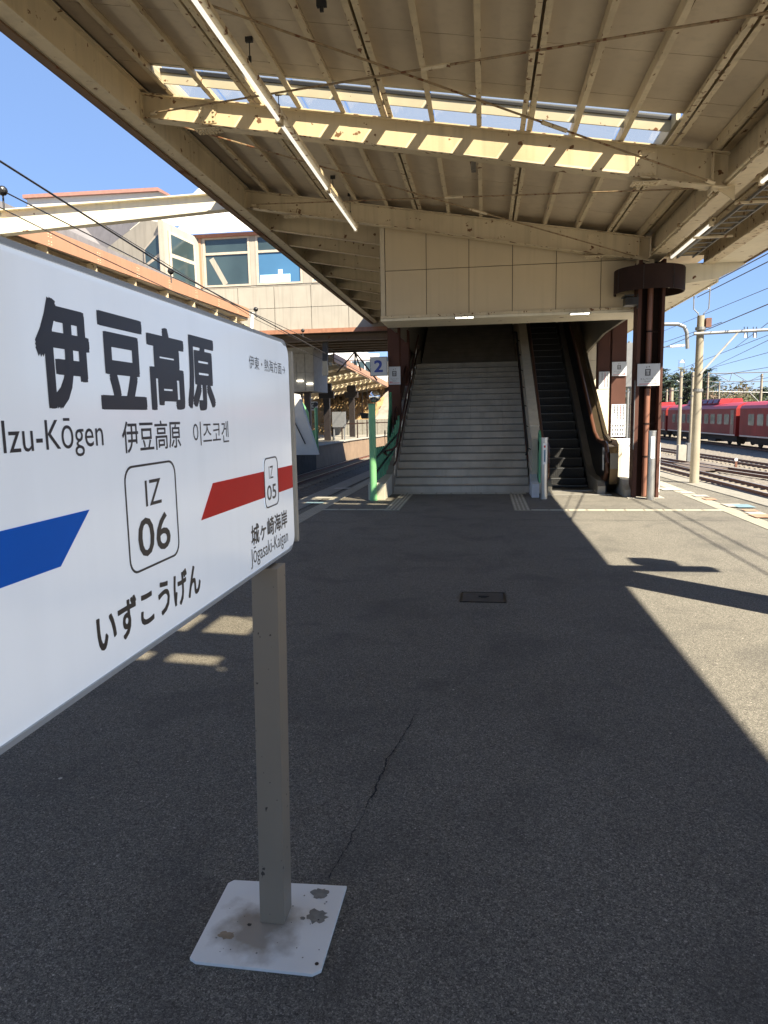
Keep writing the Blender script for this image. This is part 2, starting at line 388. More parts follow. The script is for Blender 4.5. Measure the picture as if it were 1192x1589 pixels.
strip('tactile_strip', [(-2.93 + .004 * max(0, i - 20), 2.6 + i * .3) for i in range(62)], tile_dots(.26, .298), yellowt)
strip('tactile_strip', [(-1.72 + i * .3, 14.33) for i in range(9)], tile_bars(.298, .24, 'x'), yellowt)
strip('tactile_strip', [(.62 + (i % 2) * .0, 11.88 + .3 * i) for i in range(8)], tile_bars(.27, .298, 'y'), yellowt)
strip('tactile_strip', [(-1.56 + .0, 11.90 + .3 * i) for i in range(8)], tile_bars(.27, .298, 'y'), yellowt)
strip('tactile_strip', [(.91 + i * .3, 11.80) for i in range(10)], tile_bars(.298, .12, 'x'), yellowt)
strip('tactile_strip', [(-2.63 + i * .3, 11.84) for i in range(4)], tile_bars(.298, .12, 'x'), yellowt)
# platform edge coping stones, both sides (one object per stone)
def coping(E, w, side, y0, y1, name):
    root = thing(name, '', '', kind='structure'); y = y0; k = 0; far = MB()
    while y < y1:
        L = .9
        xa, xb = lerp_edge(E, y + .006), lerp_edge(E, y + L - .006)
        m = MB().hexa([(xa, y + .006, .0), (xa + side * w, y + .006, .0), (xb + side * w, y + L - .006, .0), (xb, y + L - .006, .0),
                       (xa, y + .006, .008), (xa + side * w, y + .006, .008), (xb + side * w, y + L - .006, .008), (xb, y + L - .006, .008)])
        for q in range(5):
            u = (q + .5) / 5
            for s_ in range(3):
                v = (s_ + .5) / 3
                x = xa + (xb - xa) * u + side * w * v; yy = y + L * u
                m.add([(x - .03, yy - .03, .008), (x + .03, yy - .03, .008), (x + .03, yy + .03, .008), (x - .03, yy + .03, .008), (x, yy, .014)], [(0, 1, 4), (1, 2, 4), (2, 3, 4), (3, 0, 4)])
        obj('coping_stone', m, edgetile, root); y += L
coping(LEDGE, .42, 1, 6.0, 33, 'platform_edge_left')
coping(REDGE, .42, -1, 4.0, 33, 'platform_edge_right')
# joints, crack, stains on the asphalt
def ribbon(name, pts, w, m, z=.004, jit=0):
    mb = MB(); P = []
    for i, (x, y) in enumerate(pts):
        x1, y1 = pts[min(i + 1, len(pts) - 1)]; x0, y0 = pts[max(i - 1, 0)]; d = Vector((x1 - x0, y1 - y0)).normalized()
        ww = w * (1 + random.uniform(-jit, jit)); P += [(x - d.y * ww / 2, y + d.x * ww / 2, z), (x + d.y * ww / 2, y - d.x * ww / 2, z)]
    mb.add(P, [(2 * i, 2 * i + 1, 2 * i + 3, 2 * i + 2) for i in range(len(pts) - 1)]); return struct(name, mb, m)
crackm = mat('crack_dark', (.018, .018, .018), .95, var=.2)  # plain dark colour shared by cracks and joints
def crack(p0, p1, n=60, amp=.012, w=.008):
    P = []
    o = 0
    for i in range(n + 1):
        t = i / n; o += random.uniform(-amp, amp) * .5; o *= .93
        P.append((p0[0] + (p1[0] - p0[0]) * t + o, p0[1] + (p1[1] - p0[1]) * t))
    return ribbon('pavement_crack', P, w, crackm, jit=.7)
c0 = at(510, 1365, z=0); c1 = at(575, 1240, z=0); c2 = at(612, 1165, z=0); c3 = at(645, 1110, z=0)
crack(c0.xy, c1.xy, 60, .006, .0030); crack(c1.xy, c2.xy, 60, .007, .0065); crack(c2.xy, c3.xy, 40, .006, .0038)
ribbon('pavement_joint', [(.2, 10.72), (4.9, 10.68)], .012, crackm)
ribbon('pavement_joint', [(.45, 10.1), (1.3, 10.08)], .008, crackm)
for E_, s_ in ((LEDGE, 1), (REDGE, -1)):
    ribbon('pavement_joint', [(lerp_edge(E_, y) + s_ * .44, y) for y in range(2, 30, 3)], .02, crackm)
rnd = random.Random(21); mb = MB()
for k in range(620):
    y = 1.0 + 9 * rnd.random() ** 1.6; x = rnd.uniform(-.75, .8) * (y * .85 + .6); r_ = rnd.uniform(.0012, .0035) * (1 + (rnd.random() < .06) * 1.8); z_ = .001 + r_ * .4
    P = [(x + r_ * rnd.uniform(.6, 1.4) * math.cos(q * 1.2566), y + r_ * rnd.uniform(.6, 1.4) * math.sin(q * 1.2566), z_ * .3) for q in range(5)]
    mb.add(P + [(x, y, z_)], [(q, (q + 1) % 5, 5) for q in range(5)])
obj('loose_grit', mb, mat('pale_grit', (.42, .39, .33), .9, var=.4, vscale=9), kind='stuff')
# floor hatch
h = thing('floor_hatch', 'small rectangular iron floor hatch set in the dark asphalt in front of the stairs', 'hatch', (-.012, 6.1, 0))
mb = MB(); x0, x1, y0, y1 = -.21, .185, 5.93, 6.27
for b_ in ((x0, x1, y0, y0 + .014), (x0, x1, y1 - .014, y1), (x0, x0 + .014, y0 + .015, y1 - .015), (x1 - .014, x1, y0 + .015, y1 - .015)): mb.box(*b_, .001, .008)
obj('frame', mb, black, h)
obj('cover', MB().box(x0 + .02, x1 - .02, y0 + .02, y1 - .02, .001, .007), coverstain, h)
obj('handle', MB().box(-.03, .02, 6.07, 6.11, .0072, .012).box(-.05, .04, 6.085, 6.095, .012, .018), black, h)
# coloured boarding marks painted on the platform edge
mk_b = mat('mark_blue', (.15, .24, .29), .8, dirt=.6, dirtc=(.25, .24, .21)); mk_o = mat('mark_orange', (.36, .20, .13), .8, dirt=.6, dirtc=(.27, .25, .21)); mk_w = mat('mark_white', (.33, .32, .29), .8, dirt=.5, dirtc=(.25, .24, .21))
marks = [(1030, 758, 1048, 762, mk_w), (1060, 764, 1072, 767, mk_w), (1080, 769, 1094, 772, mk_w), (1096, 774, 1106, 777, mk_o), (1131, 783, 1147, 788, mk_w), (1146, 784, 1160, 789, mk_b), (1158, 792, 1170, 795, mk_o), (1167, 796, 1180, 801, mk_w), (1174, 800, 1191, 805, mk_o)]
for k_, (px0, py0, px1, py1, m_) in enumerate(marks):
    p, q = at(px0, py1, z=0), at(px1, py0, z=0)
    if q.x - p.x < .12: q.x = p.x + .2
    struct('boarding_mark', MB().add([(p.x, p.y, .016 + k_ * .0006), (q.x, p.y, .016 + k_ * .0006), (q.x, q.y, .016 + k_ * .0006), (p.x, q.y, .016 + k_ * .0006)], [(0, 1, 2, 3)]), m_)
p, q = at(500, 772, z=0), at(520, 768, z=0)
for X0, Y0, m_ in ((-3.3, 15.2, mk_w), (-3.3, 12.6, mk_b), (-3.35, 10.4, mk_w), (-3.3, 13.4, mk_w)):
    struct('boarding_mark', MB().add([(X0, Y0, .016), (X0 + .34, Y0, .016), (X0 + .34, Y0 + .28, .016), (X0, Y0 + .28, .016)], [(0, 1, 2, 3)]), m_)

# ------------------------------------------------------------------ canopy over the platform
def zt(X): return 4.754 + .167 * (2.2 - X)                  # top of cross beams
def zb(X): return 4.262 + .180 * (2.7 - X)                  # bottom of cross beams
BAY = 4.12
can = thing('platform_canopy', 'long cream painted steel platform roof with rust, rafters and a band of skylights', 'canopy', (2.95, 13.6, 0))
beamsY = [13.6 - BAY * k for k in range(0, 6)] + [15.05, 16.45, 18.2, 20.1, 22.0, 24.0, 26.0, 28.2, 30.0]
LX, RX = -4.5, 2.9
for Y in beamsY:
    far = Y > 14
    A, B = (LX, Y), (RX if not far else -1.95, Y)
    dz = .04 if far else 0
    m = MB().ibeam((A[0], Y, zt(A[0])), (A[0], Y, zb(A[0]) - dz), (B[0], Y, zt(B[0])), (B[0], Y, zb(B[0]) - dz), .17 if not far else .12)
    if not far: m.box(LX + .001, LX + .016, Y - .09, Y + .09, zb(LX) - .02, zt(LX)).box(RX - .20, RX - .185, Y - .09, Y + .09, zb(RX) - .03, zt(RX))
    cb = obj('cross_beam', m, cream, can)
    if not far:
        # bolted splice plates near both ends
        for xs in (LX + .9, 1.95):
            z0, z1 = zb(xs) + .03, zt(xs) - .03
            sp = MB().box(xs - .12, xs + .12, Y - .016, Y - .007, z0 + .02, z1 - .02)
            for i in range(4):
                for j in (-.08, -.03, .03, .08):
                    if abs(j) > .05 or i in (0, 3): sp.box(xs + j - .011, xs + j + .011, Y - .03, Y - .016, z0 + .04 + i * (z1 - z0 - .1) / 3, z0 + .062 + i * (z1 - z0 - .1) / 3)
            sp.box(xs - .17, xs + .17, Y - .09, Y + .09, zb(xs) - .010 - .18 * .17, zb(xs) - .002 - .18 * .17)
            for j in range(7):
                for k in (-.06, .05): sp.box(xs - .15 + j * .045, xs - .13 + j * .045, Y + k, Y + k + .02, zb(xs) - .026 - .18 * .17, zb(xs) - .010 - .18 * .17)
            obj('splice_plate', sp, cream_r, cb)
SKY = [(8.80, 10.05), (.5, 1.75)]
SX0, SX1 = -4.0, 2.08
raft = [(-4.05, 0), (-3.49, 0), (-2.92, 1), (-2.35, 0), (-1.78, 0), (-1.22, 1), (-.65, 0), (-.07, 0), (.5, 1), (1.07, 0), (1.64, 0), (2.22, 1), (2.74, 0)]
for X, dbl in raft:
    m = MB()
    for o_ in ((-.045, .045) if dbl else (0,)):
        x = X + o_; z = zt(X) + .002
        m.box(x - .03, x + .03, -8, 30, z, z + .012).box(x - .006 - (.02 if o_ > 0 else -.02 if o_ < 0 else .024), x + .006 - (.02 if o_ > 0 else -.02 if o_ < 0 else .024), -8, 30, z + .0125, z + .118)
    obj('rafter', m, cream if not dbl else cream_r, can)
    if dbl: pass
def deck(name, X0, X1, Y0, Y1, m=deckm, th=.035):
    zz = lambda x: zt(x) + .121
    return obj(name, MB().hexa([(X0, Y0, zz(X0)), (X1, Y0, zz(X1)), (X1, Y1, zz(X1)), (X0, Y1, zz(X0)), (X0, Y0, zz(X0) + th), (X1, Y0, zz(X1) + th), (X1, Y1, zz(X1) + th), (X0, Y1, zz(X0) + th)]), m, can)
xs = [LX + .02] + [r_[0] for r_ in raft] + [2.88]
ycuts = [4.65, 5.61, 6.57, 7.53, 8.49, 8.80, 10.05, 10.9, 11.85, 12.8, 13.75]
for ya, yb in zip(ycuts, ycuts[1:]):
    for xa, xb in zip(xs, xs[1:]):
        if ya == 8.80 and xa >= SX0 - .1 and xb < 2.3: continue
        deck('roof_panel', xa + .004, xb - .004, ya + .005, yb - .005)
for ya, yb in ((-8, .5), (.5, 1.75), (1.75, 4.645), (13.755, 30.2)):
    if ya == .5:
        deck('roof_sheet', LX + .02, SX0 - .03, ya + .002, yb - .002); deck('roof_sheet', 2.24, 2.88, ya + .002, yb - .002)
    else: deck('roof_sheet', LX + .02, 2.88, ya, yb)
# outer roof skin keeps panel joints light-tight
for ya, yb in ((-8.1, .46), (1.79, 8.76), (10.09, 30.3)):
    z = lambda x: zt(x) + .165
    obj('roof_skin', MB().hexa([(-4.72, ya, z(-4.72)), (2.95, ya, z(2.95)), (2.95, yb, z(2.95)), (-4.72, yb, z(-4.72)), (-4.72, ya, z(-4.72) + .03), (2.95, ya, z(2.95) + .03), (2.95, yb, z(2.95) + .03), (-4.72, yb, z(-4.72) + .03)]), rooftop, can)
for ya, yb in SKY:
    for xa, xb in ((-4.72, -4.06), (2.24, 2.95)):
        z = lambda x: zt(x) + .165
        obj('roof_skin', MB().hexa([(xa, ya - .035, z(xa)), (xb, ya - .035, z(xb)), (xb, yb + .035, z(xb)), (xa, yb + .035, z(xa)), (xa, ya - .035, z(xa) + .03), (xb, ya - .035, z(xb) + .03), (xb, yb + .035, z(xb) + .03), (xa, yb + .035, z(xa) + .03)]), rooftop, can)
skyframe = mat('skylight_frame', (.40, .37, .28), .5, var=.05, rust=.35, rscale=9)
for ya, yb in SKY:
    ym0, ym1 = ya + .30, ya + .34
    sk = obj('skylight', MB().prism([(SX0 - .05, ym0, zt(SX0) + .03), (SX1 + .05, ym0, zt(SX1) + .03), (SX1 + .05, ym0, zt(SX1) + .184), (SX0 - .05, ym0, zt(SX0) + .184)], (0, .02, 0)), skyframe, can, label='band of small clear roof panes between the rafters')
    for y_, d_ in ((ya - .0, .05), (yb - .05, .05)):
        obj('frame', MB().prism([(SX0 - .05, y_, zt(SX0) + .122), (SX1 + .05, y_, zt(SX1) + .122), (SX1 + .05, y_, zt(SX1) + .19), (SX0 - .05, y_, zt(SX0) + .19)], (0, d_, 0)), skyframe, sk)
    for x_ in (SX0 - .10, SX1 + .051):
        obj('frame', MB().box(x_, x_ + .045, ya + .051, yb - .051, zt(x_) + .05, zt(x_) + .22), skyframe, sk)
    rx = [SX0 - .05] + [r_[0] for r_ in raft if SX0 < r_[0] < SX1] + [SX1 + .05]
    for xa, xb in zip(rx, rx[1:]):
        for y0_, y1_ in ((ya + .055, ym0 - .002), (ym1 + .002, yb - .055)):
            zz = lambda x: zt(x) + .185
            obj('pane', MB().hexa([(xa + .012, y0_, zz(xa)), (xb - .012, y0_, zz(xb)), (xb - .012, y1_, zz(xb)), (xa + .012, y1_, zz(xa)), (xa + .012, y0_, zz(xa) + .008), (xb - .012, y0_, zz(xb) + .008), (xb - .012, y1_, zz(xb) + .008), (xa + .012, y1_, zz(xa) + .008)]), gl_clear, sk)
    obj('glazing_bar', MB().prism([(SX0 - .05, ym0 - .02, zt(SX0) + .152), (SX1 + .05, ym0 - .02, zt(SX1) + .152), (SX1 + .05, ym0 - .02, zt(SX1) + .20), (SX0 - .05, ym0 - .02, zt(SX0) + .20)], (0, .03, 0)), black, sk)
    obj('glazing_bar', MB().prism([(SX0 - .05, yb - .085, zt(SX0) + .122), (SX1 + .05, yb - .085, zt(SX1) + .122), (SX1 + .05, yb - .085, zt(SX1) + .20), (SX0 - .05, yb - .085, zt(SX0) + .20)], (0, .03, 0)), black, sk)
# left edge girder and fascia
obj('edge_girder', MB().box(LX - .014, LX, -8, 30.2, 5.50, 5.985).box(LX - .16, LX + .06, -8, 30.2, 5.478, 5.498).box(LX, LX + .07, -8, 30.2, 5.90, 5.915), cream, can)
obj('fascia', MB().box(-4.76, LX - .162, -8.2, 30.3, 5.455, 5.53).box(-4.775, -4.755, -8.2, 30.3, 5.455, 6.12), edgebrown, can)
# right girders, recess and eave
for k, (gx, gb, w_) in enumerate(((3.0, 4.27, .24), (3.90, 4.14, .20))):
    obj('main_girder', MB().ibeam((gx, -8, 4.76), (gx, -8, gb), (gx, 13.85 if k else 13.9, 4.76), (gx, 13.85 if k else 13.9, gb), w_, .02, .014), cream_r if k else cream, can)
for Y in [13.6 - BAY * k for k in range(0, 6)]:
    obj('stiffener', MB().prism([(2.99, Y, 4.29), (2.72, Y, 4.29), (2.99, Y, 4.10)], (0, .014, 0)).box(3.01, 3.88, Y - .006, Y + .006, 4.30, 4.74), cream, can)
obj('recess_ceiling', MB().box(2.86, 4.6, -8, 30.2, 4.78, 4.86), deckm, can)
obj('eave_soffit', MB().box(4.005, 4.50, -8, 13.55, 4.150, 4.175), cream_c, can)
obj('eave_edge', MB().box(4.495, 4.53, -8.1, 13.62, 4.13, 4.42).prism([(4.0, -8.1, 4.86), (4.6, -8.1, 4.86), (4.53, -8.1, 4.42), (4.5, -8.1, 4.42), (4.5, -8.1, 4.8), (4.0, -8.1, 4.8)], (0, 21.7, 0)), edgebrown, can)
obj('bracket_arm', MB().prism([(3.30, 13.60, 4.17), (4.52, 13.60, 4.17), (4.53, 13.60, 4.12), (4.42, 13.60, 4.055), (4.27, 13.60, 3.99), (4.16, 13.60, 3.93), (4.02, 13.60, 3.89), (3.30, 13.60, 3.80)], (0, .26, 0)), cream_c, can)
# wind bracing rods with turnbuckles
def rod(p, q, parent, tb=.15):
    p, q = Vector(p), Vector(q); mid = p + (q - p) * tb; d = (q - p).normalized()
    o = obj('tie_rod', MB().tube([p, q], .011, 6), rusty, parent)
    obj('turnbuckle', MB().tube([mid - d * .16, mid + d * .16], .022, 6), cream_r, o); obj('clevis', MB().tube([p, p + d * .12], .026, 6), cream_r, o); obj('clevis', MB().tube([q - d * .12, q], .026, 6), cream_r, o)
for Y in (13.6, 13.6 - BAY, 13.6 - 2 * BAY):
    y0, y1 = Y - BAY, Y
    rod((LX + .15, y1 - .1, zb(LX) + .03), (2.72, y0 + .1, zb(2.72) + .03), can, .55)
    rod((LX + .15, y0 + .1, zb(LX) + .03), (2.72, y1 - .1, zb(2.72) + .03), can, .72 if Y != 13.6 else .6)
# conduit run along the girder
obj('conduit', MB().tube([(2.86, 4, 4.31), (2.86, 13.3, 4.31)], .018, 8), cream_r, can)
for k in range(6): obj('conduit_clip', MB().box(2.82, 2.90, 5 + k * 1.6, 5.04 + k * 1.6, 4.285, 4.335), rusty, can)

# flaking paint and rust along steel edges
rnd = random.Random(77); fr_ = MB()
for Y in beamsY:
    if Y > 15 or Y < 5: continue
    x = LX + .1
    while x < 2.7:
        L_ = rnd.uniform(.01, .10) * (1 if rnd.random() < .8 else 2.5); zf = zb(x)
        if rnd.random() < .62:
            h_ = rnd.uniform(.004, .014)
            fr_.prism([(x, Y - .0865, zf + .001), (x + L_, Y - .0865, zb(x + L_) + .001), (x + L_ * .8, Y - .0865, zb(x + L_) + h_), (x + L_ * .2, Y - .0865, zf + h_)], (0, .0012, 0))
        if rnd.random() < .30:
            w_ = rnd.uniform(.006, .03); fr_.prism([(x, Y - .084, zf - .0012), (x + L_, Y - .084, zb(x + L_) - .0012), (x + L_ * .7, Y - .084 + w_, zb(x + L_ * .7) - .0012), (x + L_ * .2, Y - .084 + w_ * .7, zf - .0012)], (0, 0, .001))
        if rnd.random() < .25:
            zt_ = zt(x) - .016; fr_.prism([(x, Y - .0865, zt_), (x + L_, Y - .0865, zt(x + L_) - .016), (x + L_ * .8, Y - .0865, zt(x + L_) - .004), (x, Y - .0865, zt_ + .010)], (0, .0012, 0))
        x += L_ + rnd.uniform(.01, .16)
for X, dbl in raft:
    for o_ in ((-.045, .045) if dbl else (0,)):
        y = 4.8
        while y < 13.4:
            L_ = rnd.uniform(.02, .14) * (1 + (rnd.random() < .15) * 1.5); sd = rnd.choice((-1, 1)); xe = X + o_ + sd * .0305; z_ = zt(X) + .001
            if rnd.random() < (.75 if dbl else .45): fr_.add([(xe, y, z_), (xe - sd * rnd.uniform(.003, .012), y + L_ * .3, z_), (xe - sd * rnd.uniform(.002, .009), y + L_ * .8, z_), (xe, y + L_, z_)], [(0, 1, 2, 3)])
            y += L_ + rnd.uniform(.03, .35)
for gx, gb, w_ in ((3.0, 4.27, .24), (3.90, 4.14, .20)):
    y = 5.
    while y < 13.3:
        L_ = rnd.uniform(.03, .22); sd = rnd.choice((-1, 1)); xe = gx + sd * w_ / 2
        if rnd.random() < .8: fr_.add([(xe, y, gb - .001), (xe - sd * rnd.uniform(.006, .03), y + L_ * .3, gb - .001), (xe - sd * rnd.uniform(.004, .02), y + L_ * .8, gb - .001), (xe, y + L_, gb - .001)], [(0, 1, 2, 3)])
        y += L_ + rnd.uniform(.02, .25)
obj('rust_flakes', fr_, mat('dark_rust', (.12, .062, .03), .9, var=.45, vscale=30), can, kind='stuff')

# right eave bracket lamp, out of the frame, that throws the box-shaped shadow
ev = thing('eave_bracket_lamp', 'box lamp on a bracket reaching out from the right roof edge, seen by its shadow', 'lamp', (4.53, 4.4, 4.1))
obj('arm', MB().box(4.2, 5.45, 4.26, 4.48, 4.00, 4.09), cream_r, ev)
obj('lamp_housing', MB().prism([(4.85, 4.42, 4.10), (5.22, 4.42, 4.10), (5.15, 4.42, 4.32), (4.92, 4.42, 4.32)], (0, .3, 0)), steel, ev)

# hanging wire droppers and speaker
for px, py0, py1, Y in ((386, 44, 92, 7.9), (431, 118, 166, 9.2), (516, 258, 292, 12.4), (543, 300, 330, 13.3), (499, 0, 12, 6.0)):
    p = at(px, py0, Y=Y); q = at(px, py1, Y=Y); q.x = p.x; p.z = min(p.z, zt(p.x) + .10)
    d = thing('light_hanger', 'thin dark hanger rod %s' % {386: 'left of the long tube light in front of the skylight', 431: 'crossing the skylight beside the long tube light', 516: 'beyond the cream cross beam right of the tube light', 543: 'at the far end of the left tube light', 499: 'at the top picture edge near the roof middle'}[px], 'hanger', p, group='hanger rods above the tube lights')
    obj('rod', MB().tube([p, q], .006, 6), black, d); obj('clamp', MB().box(p.x - .04, p.x + .04, p.y - .02, p.y + .02, p.z - .05, p.z), black, d); obj('eyelet', MB().box(q.x - .015, q.x + .015, q.y - .01, q.y + .01, q.z - .03, q.z + .03), black, d)
p = at(735, 240, Y=9.6)
s_ = thing('roof_speaker', 'small grey box speaker hanging under the middle of the cream cross beam', 'speaker', p)
obj('housing', MB().box(p.x - .03, p.x + .03, p.y - .05, p.y + .05, p.z - .2, p.z), mat('grey_plastic', (.12, .11, .09), .5), s_); obj('bracket', MB().box(p.x - .045, p.x - .031, p.y - .02, p.y + .02, p.z - .1, p.z + .12), rusty, s_)

# tube lights
def tube_light(p0, p1, label, group, r=.019, mt=tubewhite):
    p0, p1 = Vector(p0), Vector(p1); d = (p1 - p0).normalized(); t = thing('tube_light', label, 'tube light', p0, group=group)
    obj('tube', MB().tube([p0 + d * .05, p1 - d * .05], r, 10), mt, t, smooth=True)
    obj('holder', MB().box(p0.x - .03, p0.x + .03, p0.y, p0.y + .05, p0.z - .03, p0.z + .06), cream_r, t)
    obj('holder', MB().box(p1.x - .03, p1.x + .03, p1.y - .05, p1.y, p1.z - .03, p1.z + .06), cream_r, t)
    obj('batten', MB().box(p0.x + .0, p0.x + .05, p0.y, p1.y, p0.z + .035, p0.z + .085), cream_r, t)
    return t
TX, TZ = -2.15, 4.70
for ya, yb, lab in ((5.38, 7.72, 'white tube light nearest the camera in the left row under the canopy'), (7.74, 10.05, 'white tube light in the middle of the left row under the canopy'), (10.07, 12.25, 'white tube light at the far end of the left row under the canopy')):
    tube_light((TX, ya, TZ), (TX, yb, TZ), lab, 'tube lights under the canopy')
tube_light((3.2, 11.05, 4.22), (3.2, 13.3, 4.22), 'white tube light beside the cable ladder just above the ringed brown column', 'tube lights under the canopy', .024)
tube_light((3.2, 6.9, 4.22), (3.2, 9.25, 4.22), 'white tube light beside the cable ladder at the right picture edge', 'tube lights under the canopy', .024)
cl = thing('cable_ladder', 'narrow steel cable ladder running under the right girder recess', 'cable ladder', (3.45, 4, 4.2))
for x in (3.30, 3.56): obj('side_rail', MB().box(x - .008, x + .008, 4, 13.3, 4.20, 4.24), galv, cl)
for k in range(31): obj('rung', MB().box(3.309, 3.551, 4.1 + k * .3, 4.125 + k * .3, 4.205, 4.22), galv, cl)
for y in (9.9, 11.7, 7.8): obj('support', MB().box(3.13, 3.70, y, y + .03, 4.17, 4.198), cream_r, cl)

# ------------------------------------------------------------------ stair house: front wall, soffit, enclosure
sh = thing('stair_enclosure', 'beige panelled box with downlights over the foot of the stairs and escalator', 'stairwell', (.5, 13.9, 3.4))
wx = [-1.89, -1.10, -.295, .515, 1.315, 2.12, 2.93]
def ztop(x): return zt(x) - .01
for i, (x0_, x1_) in enumerate(zip(wx, wx[1:])):
    obj('wall_panel', MB().box(x0_ + .006, x1_ - .006, 13.9, 13.93, 3.505, 4.334), panelm, sh)
    g_ = .012 + .006
    obj('wall_panel', MB().prism([(x0_ + .006, 13.9, 4.346), (x1_ - .006, 13.9, 4.346), (x1_ - .006, 13.9, ztop(x1_)), (x0_ + .006, 13.9, ztop(x0_))], (0, .03, 0)), panelm, sh)
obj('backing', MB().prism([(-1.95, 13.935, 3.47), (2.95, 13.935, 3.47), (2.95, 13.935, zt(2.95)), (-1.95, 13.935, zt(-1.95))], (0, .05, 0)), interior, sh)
obj('corner_trim', MB().box(-1.98, -1.897, 13.885, 13.93, 3.46, zt(-1.95) - .01), panelrim, sh)
obj('drip_trim', MB().box(-1.99, 3.0, 13.868, 13.90, 3.455, 3.50), cream_r, sh)
sf = obj('soffit', MB().box(-1.99, 3.0, 13.885, 14.95, 3.405, 3.452), cream_c, sh)
for px, py in ((721, 492), (900, 486)):
    p = at(px, py, z=3.40)
    lf = obj('downlight', MB().box(p.x - .19, p.x + .19, p.y - .10, p.y + .10, 3.392, 3.403), galv, sh)
    for k in range(3): obj('lamp', MB().box(p.x - .165 + k * .115, p.x - .065 + k * .115, p.y - .07, p.y + .07, 3.384, 3.3915), litwhite, lf)
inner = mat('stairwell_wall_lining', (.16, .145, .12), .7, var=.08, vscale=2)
for xa, xb, nm in ((-2.0, -1.96, 'side_wall'), (2.82, 2.88, 'side_wall')):
    obj(nm, MB().prism([(xa, 13.99, 3.455), (xa, 18.0, 3.455), (xa, 21.5, 3.2), (xa, 21.5, -.0), (xa, 31, -.0), (xa, 31, 8.9), (xa, 14.0, 4.75)], (xb - xa, 0, 0)), inner, sh)
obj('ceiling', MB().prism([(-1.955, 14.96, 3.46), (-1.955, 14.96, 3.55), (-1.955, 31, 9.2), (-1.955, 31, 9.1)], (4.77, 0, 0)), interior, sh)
obj('lower_roof', MB().box(2.885, 4.13, 13.87, 31, 3.89, 3.95).box(4.135, 4.17, 13.87, 31, 3.87, 4.1), cream_c, sh)
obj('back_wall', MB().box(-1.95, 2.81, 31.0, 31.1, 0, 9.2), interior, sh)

# ------------------------------------------------------------------ staircase
st = thing('station_staircase', 'wide grey granite staircase rising in shade from the platform to a dark landing', 'staircase', (-.47, 14.5, 0))
RISE, TREAD, SX_0, SX_1 = .15, .287, -1.87, .90
def stair_z(Y): return RISE * max(0, (Y - 14.5)) / TREAD
for i in range(19):
    y = 14.5 + i * TREAD; z = (i + 1) * RISE
    for xa, xb in ((SX_0, -1.24), (-1.24, -.34), (-.34, .42), (.42, SX_1)) if i < 14 else ((SX_0, -.34), (-.34, SX_1)):
        sp = obj('step', MB().box(xa + .001, xb - .001, y, y + TREAD + .02, z - RISE + .002, z), stairm, st)
    obj('nosing', MB().box(SX_0 + .01, SX_1 - .01, y - .004, y + .022, z + .0, z + .003).box(SX_0 + .01, SX_1 - .01, y - .0045, y - .0005, z - .014, z - .004), nosing, st)
obj('stair_body', MB().prism([(SX_0, 14.56, 0), (SX_0, 19.9, 0), (SX_0, 19.9, 2.80), (SX_0, 14.56 + .02, .02)], (SX_1 - SX_0, 0, 0)), concrete, st)
yl = 14.5 + 19 * TREAD
obj('landing', MB().box(SX_0, SX_1, yl, yl + 1.5, 2.7, 3.0), stairm, st)
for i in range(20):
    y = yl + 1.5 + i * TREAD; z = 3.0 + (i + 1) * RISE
    obj('step', MB().box(SX_0, SX_1, y, y + TREAD + .02, z - RISE + .002, z), mat('shade_toned_tread', (.24, .21, .17), .75, var=.15, vscale=3), st)  # stairwell shade put into a darker tread colour for the upper flight
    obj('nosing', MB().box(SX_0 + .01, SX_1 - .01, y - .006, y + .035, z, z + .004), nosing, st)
# left stringer: block foot, sloping kerb, brown guard, handrail
S = RISE / TREAD
obj('stringer_foot', MB().prism([(-2.20, 13.25, 0), (-2.20, 14.45, 0), (-2.20, 14.45, .40), (-2.20, 13.95, .36), (-2.20, 13.25, .30)], (.32, 0, 0)), mat('cream_block', (.46, .44, .37), .8, var=.08, vscale=3, bump=.15), st, bevel=.012)
obj('stringer', MB().prism([(-2.10, 14.3, 0), (-2.10, 21.3, 0), (-2.10, 21.3, 3.5), (-2.10, 20.0, 3.2), (-2.10, 14.3, .34)], (.225, 0, 0)), mat('stringer_concrete', (.27, .235, .19), .85, var=.12, vscale=3, bump=.2, streak=.2), st)
obj('guard_panel', MB().prism([(-2.02, 15.75, 1.12), (-2.02, 15.75, 1.5), (-2.02, 21.3, 4.45), (-2.02, 21.3, 4.02)], (.02, 0, 0)), brown, st)
obj('handrail', MB().tube([(-1.98, 14.35, .80), (-2.02, 14.2, .86), (-1.95, 14.05, .90), (-1.84, 14.2, .92), (-1.82, 14.6, .96), (-1.82, 20.0, .92 + (20 - 14.5) * S)], .021, 8), brown, st, smooth=True)
obj('handrail', MB().tube([(-1.82, 14.2, .60), (-1.82, 14.6, .66), (-1.82, 20.0, .62 + (20 - 14.5) * S)], .018, 8), brown, st, smooth=True)
for k in range(5): obj('rail_post', MB().tube([(-1.88, 14.7 + k * 1.2, .35 + k * 1.2 * S), (-1.83, 14.7 + k * 1.2, .98 + k * 1.2 * S)], .012, 6), steel, st)
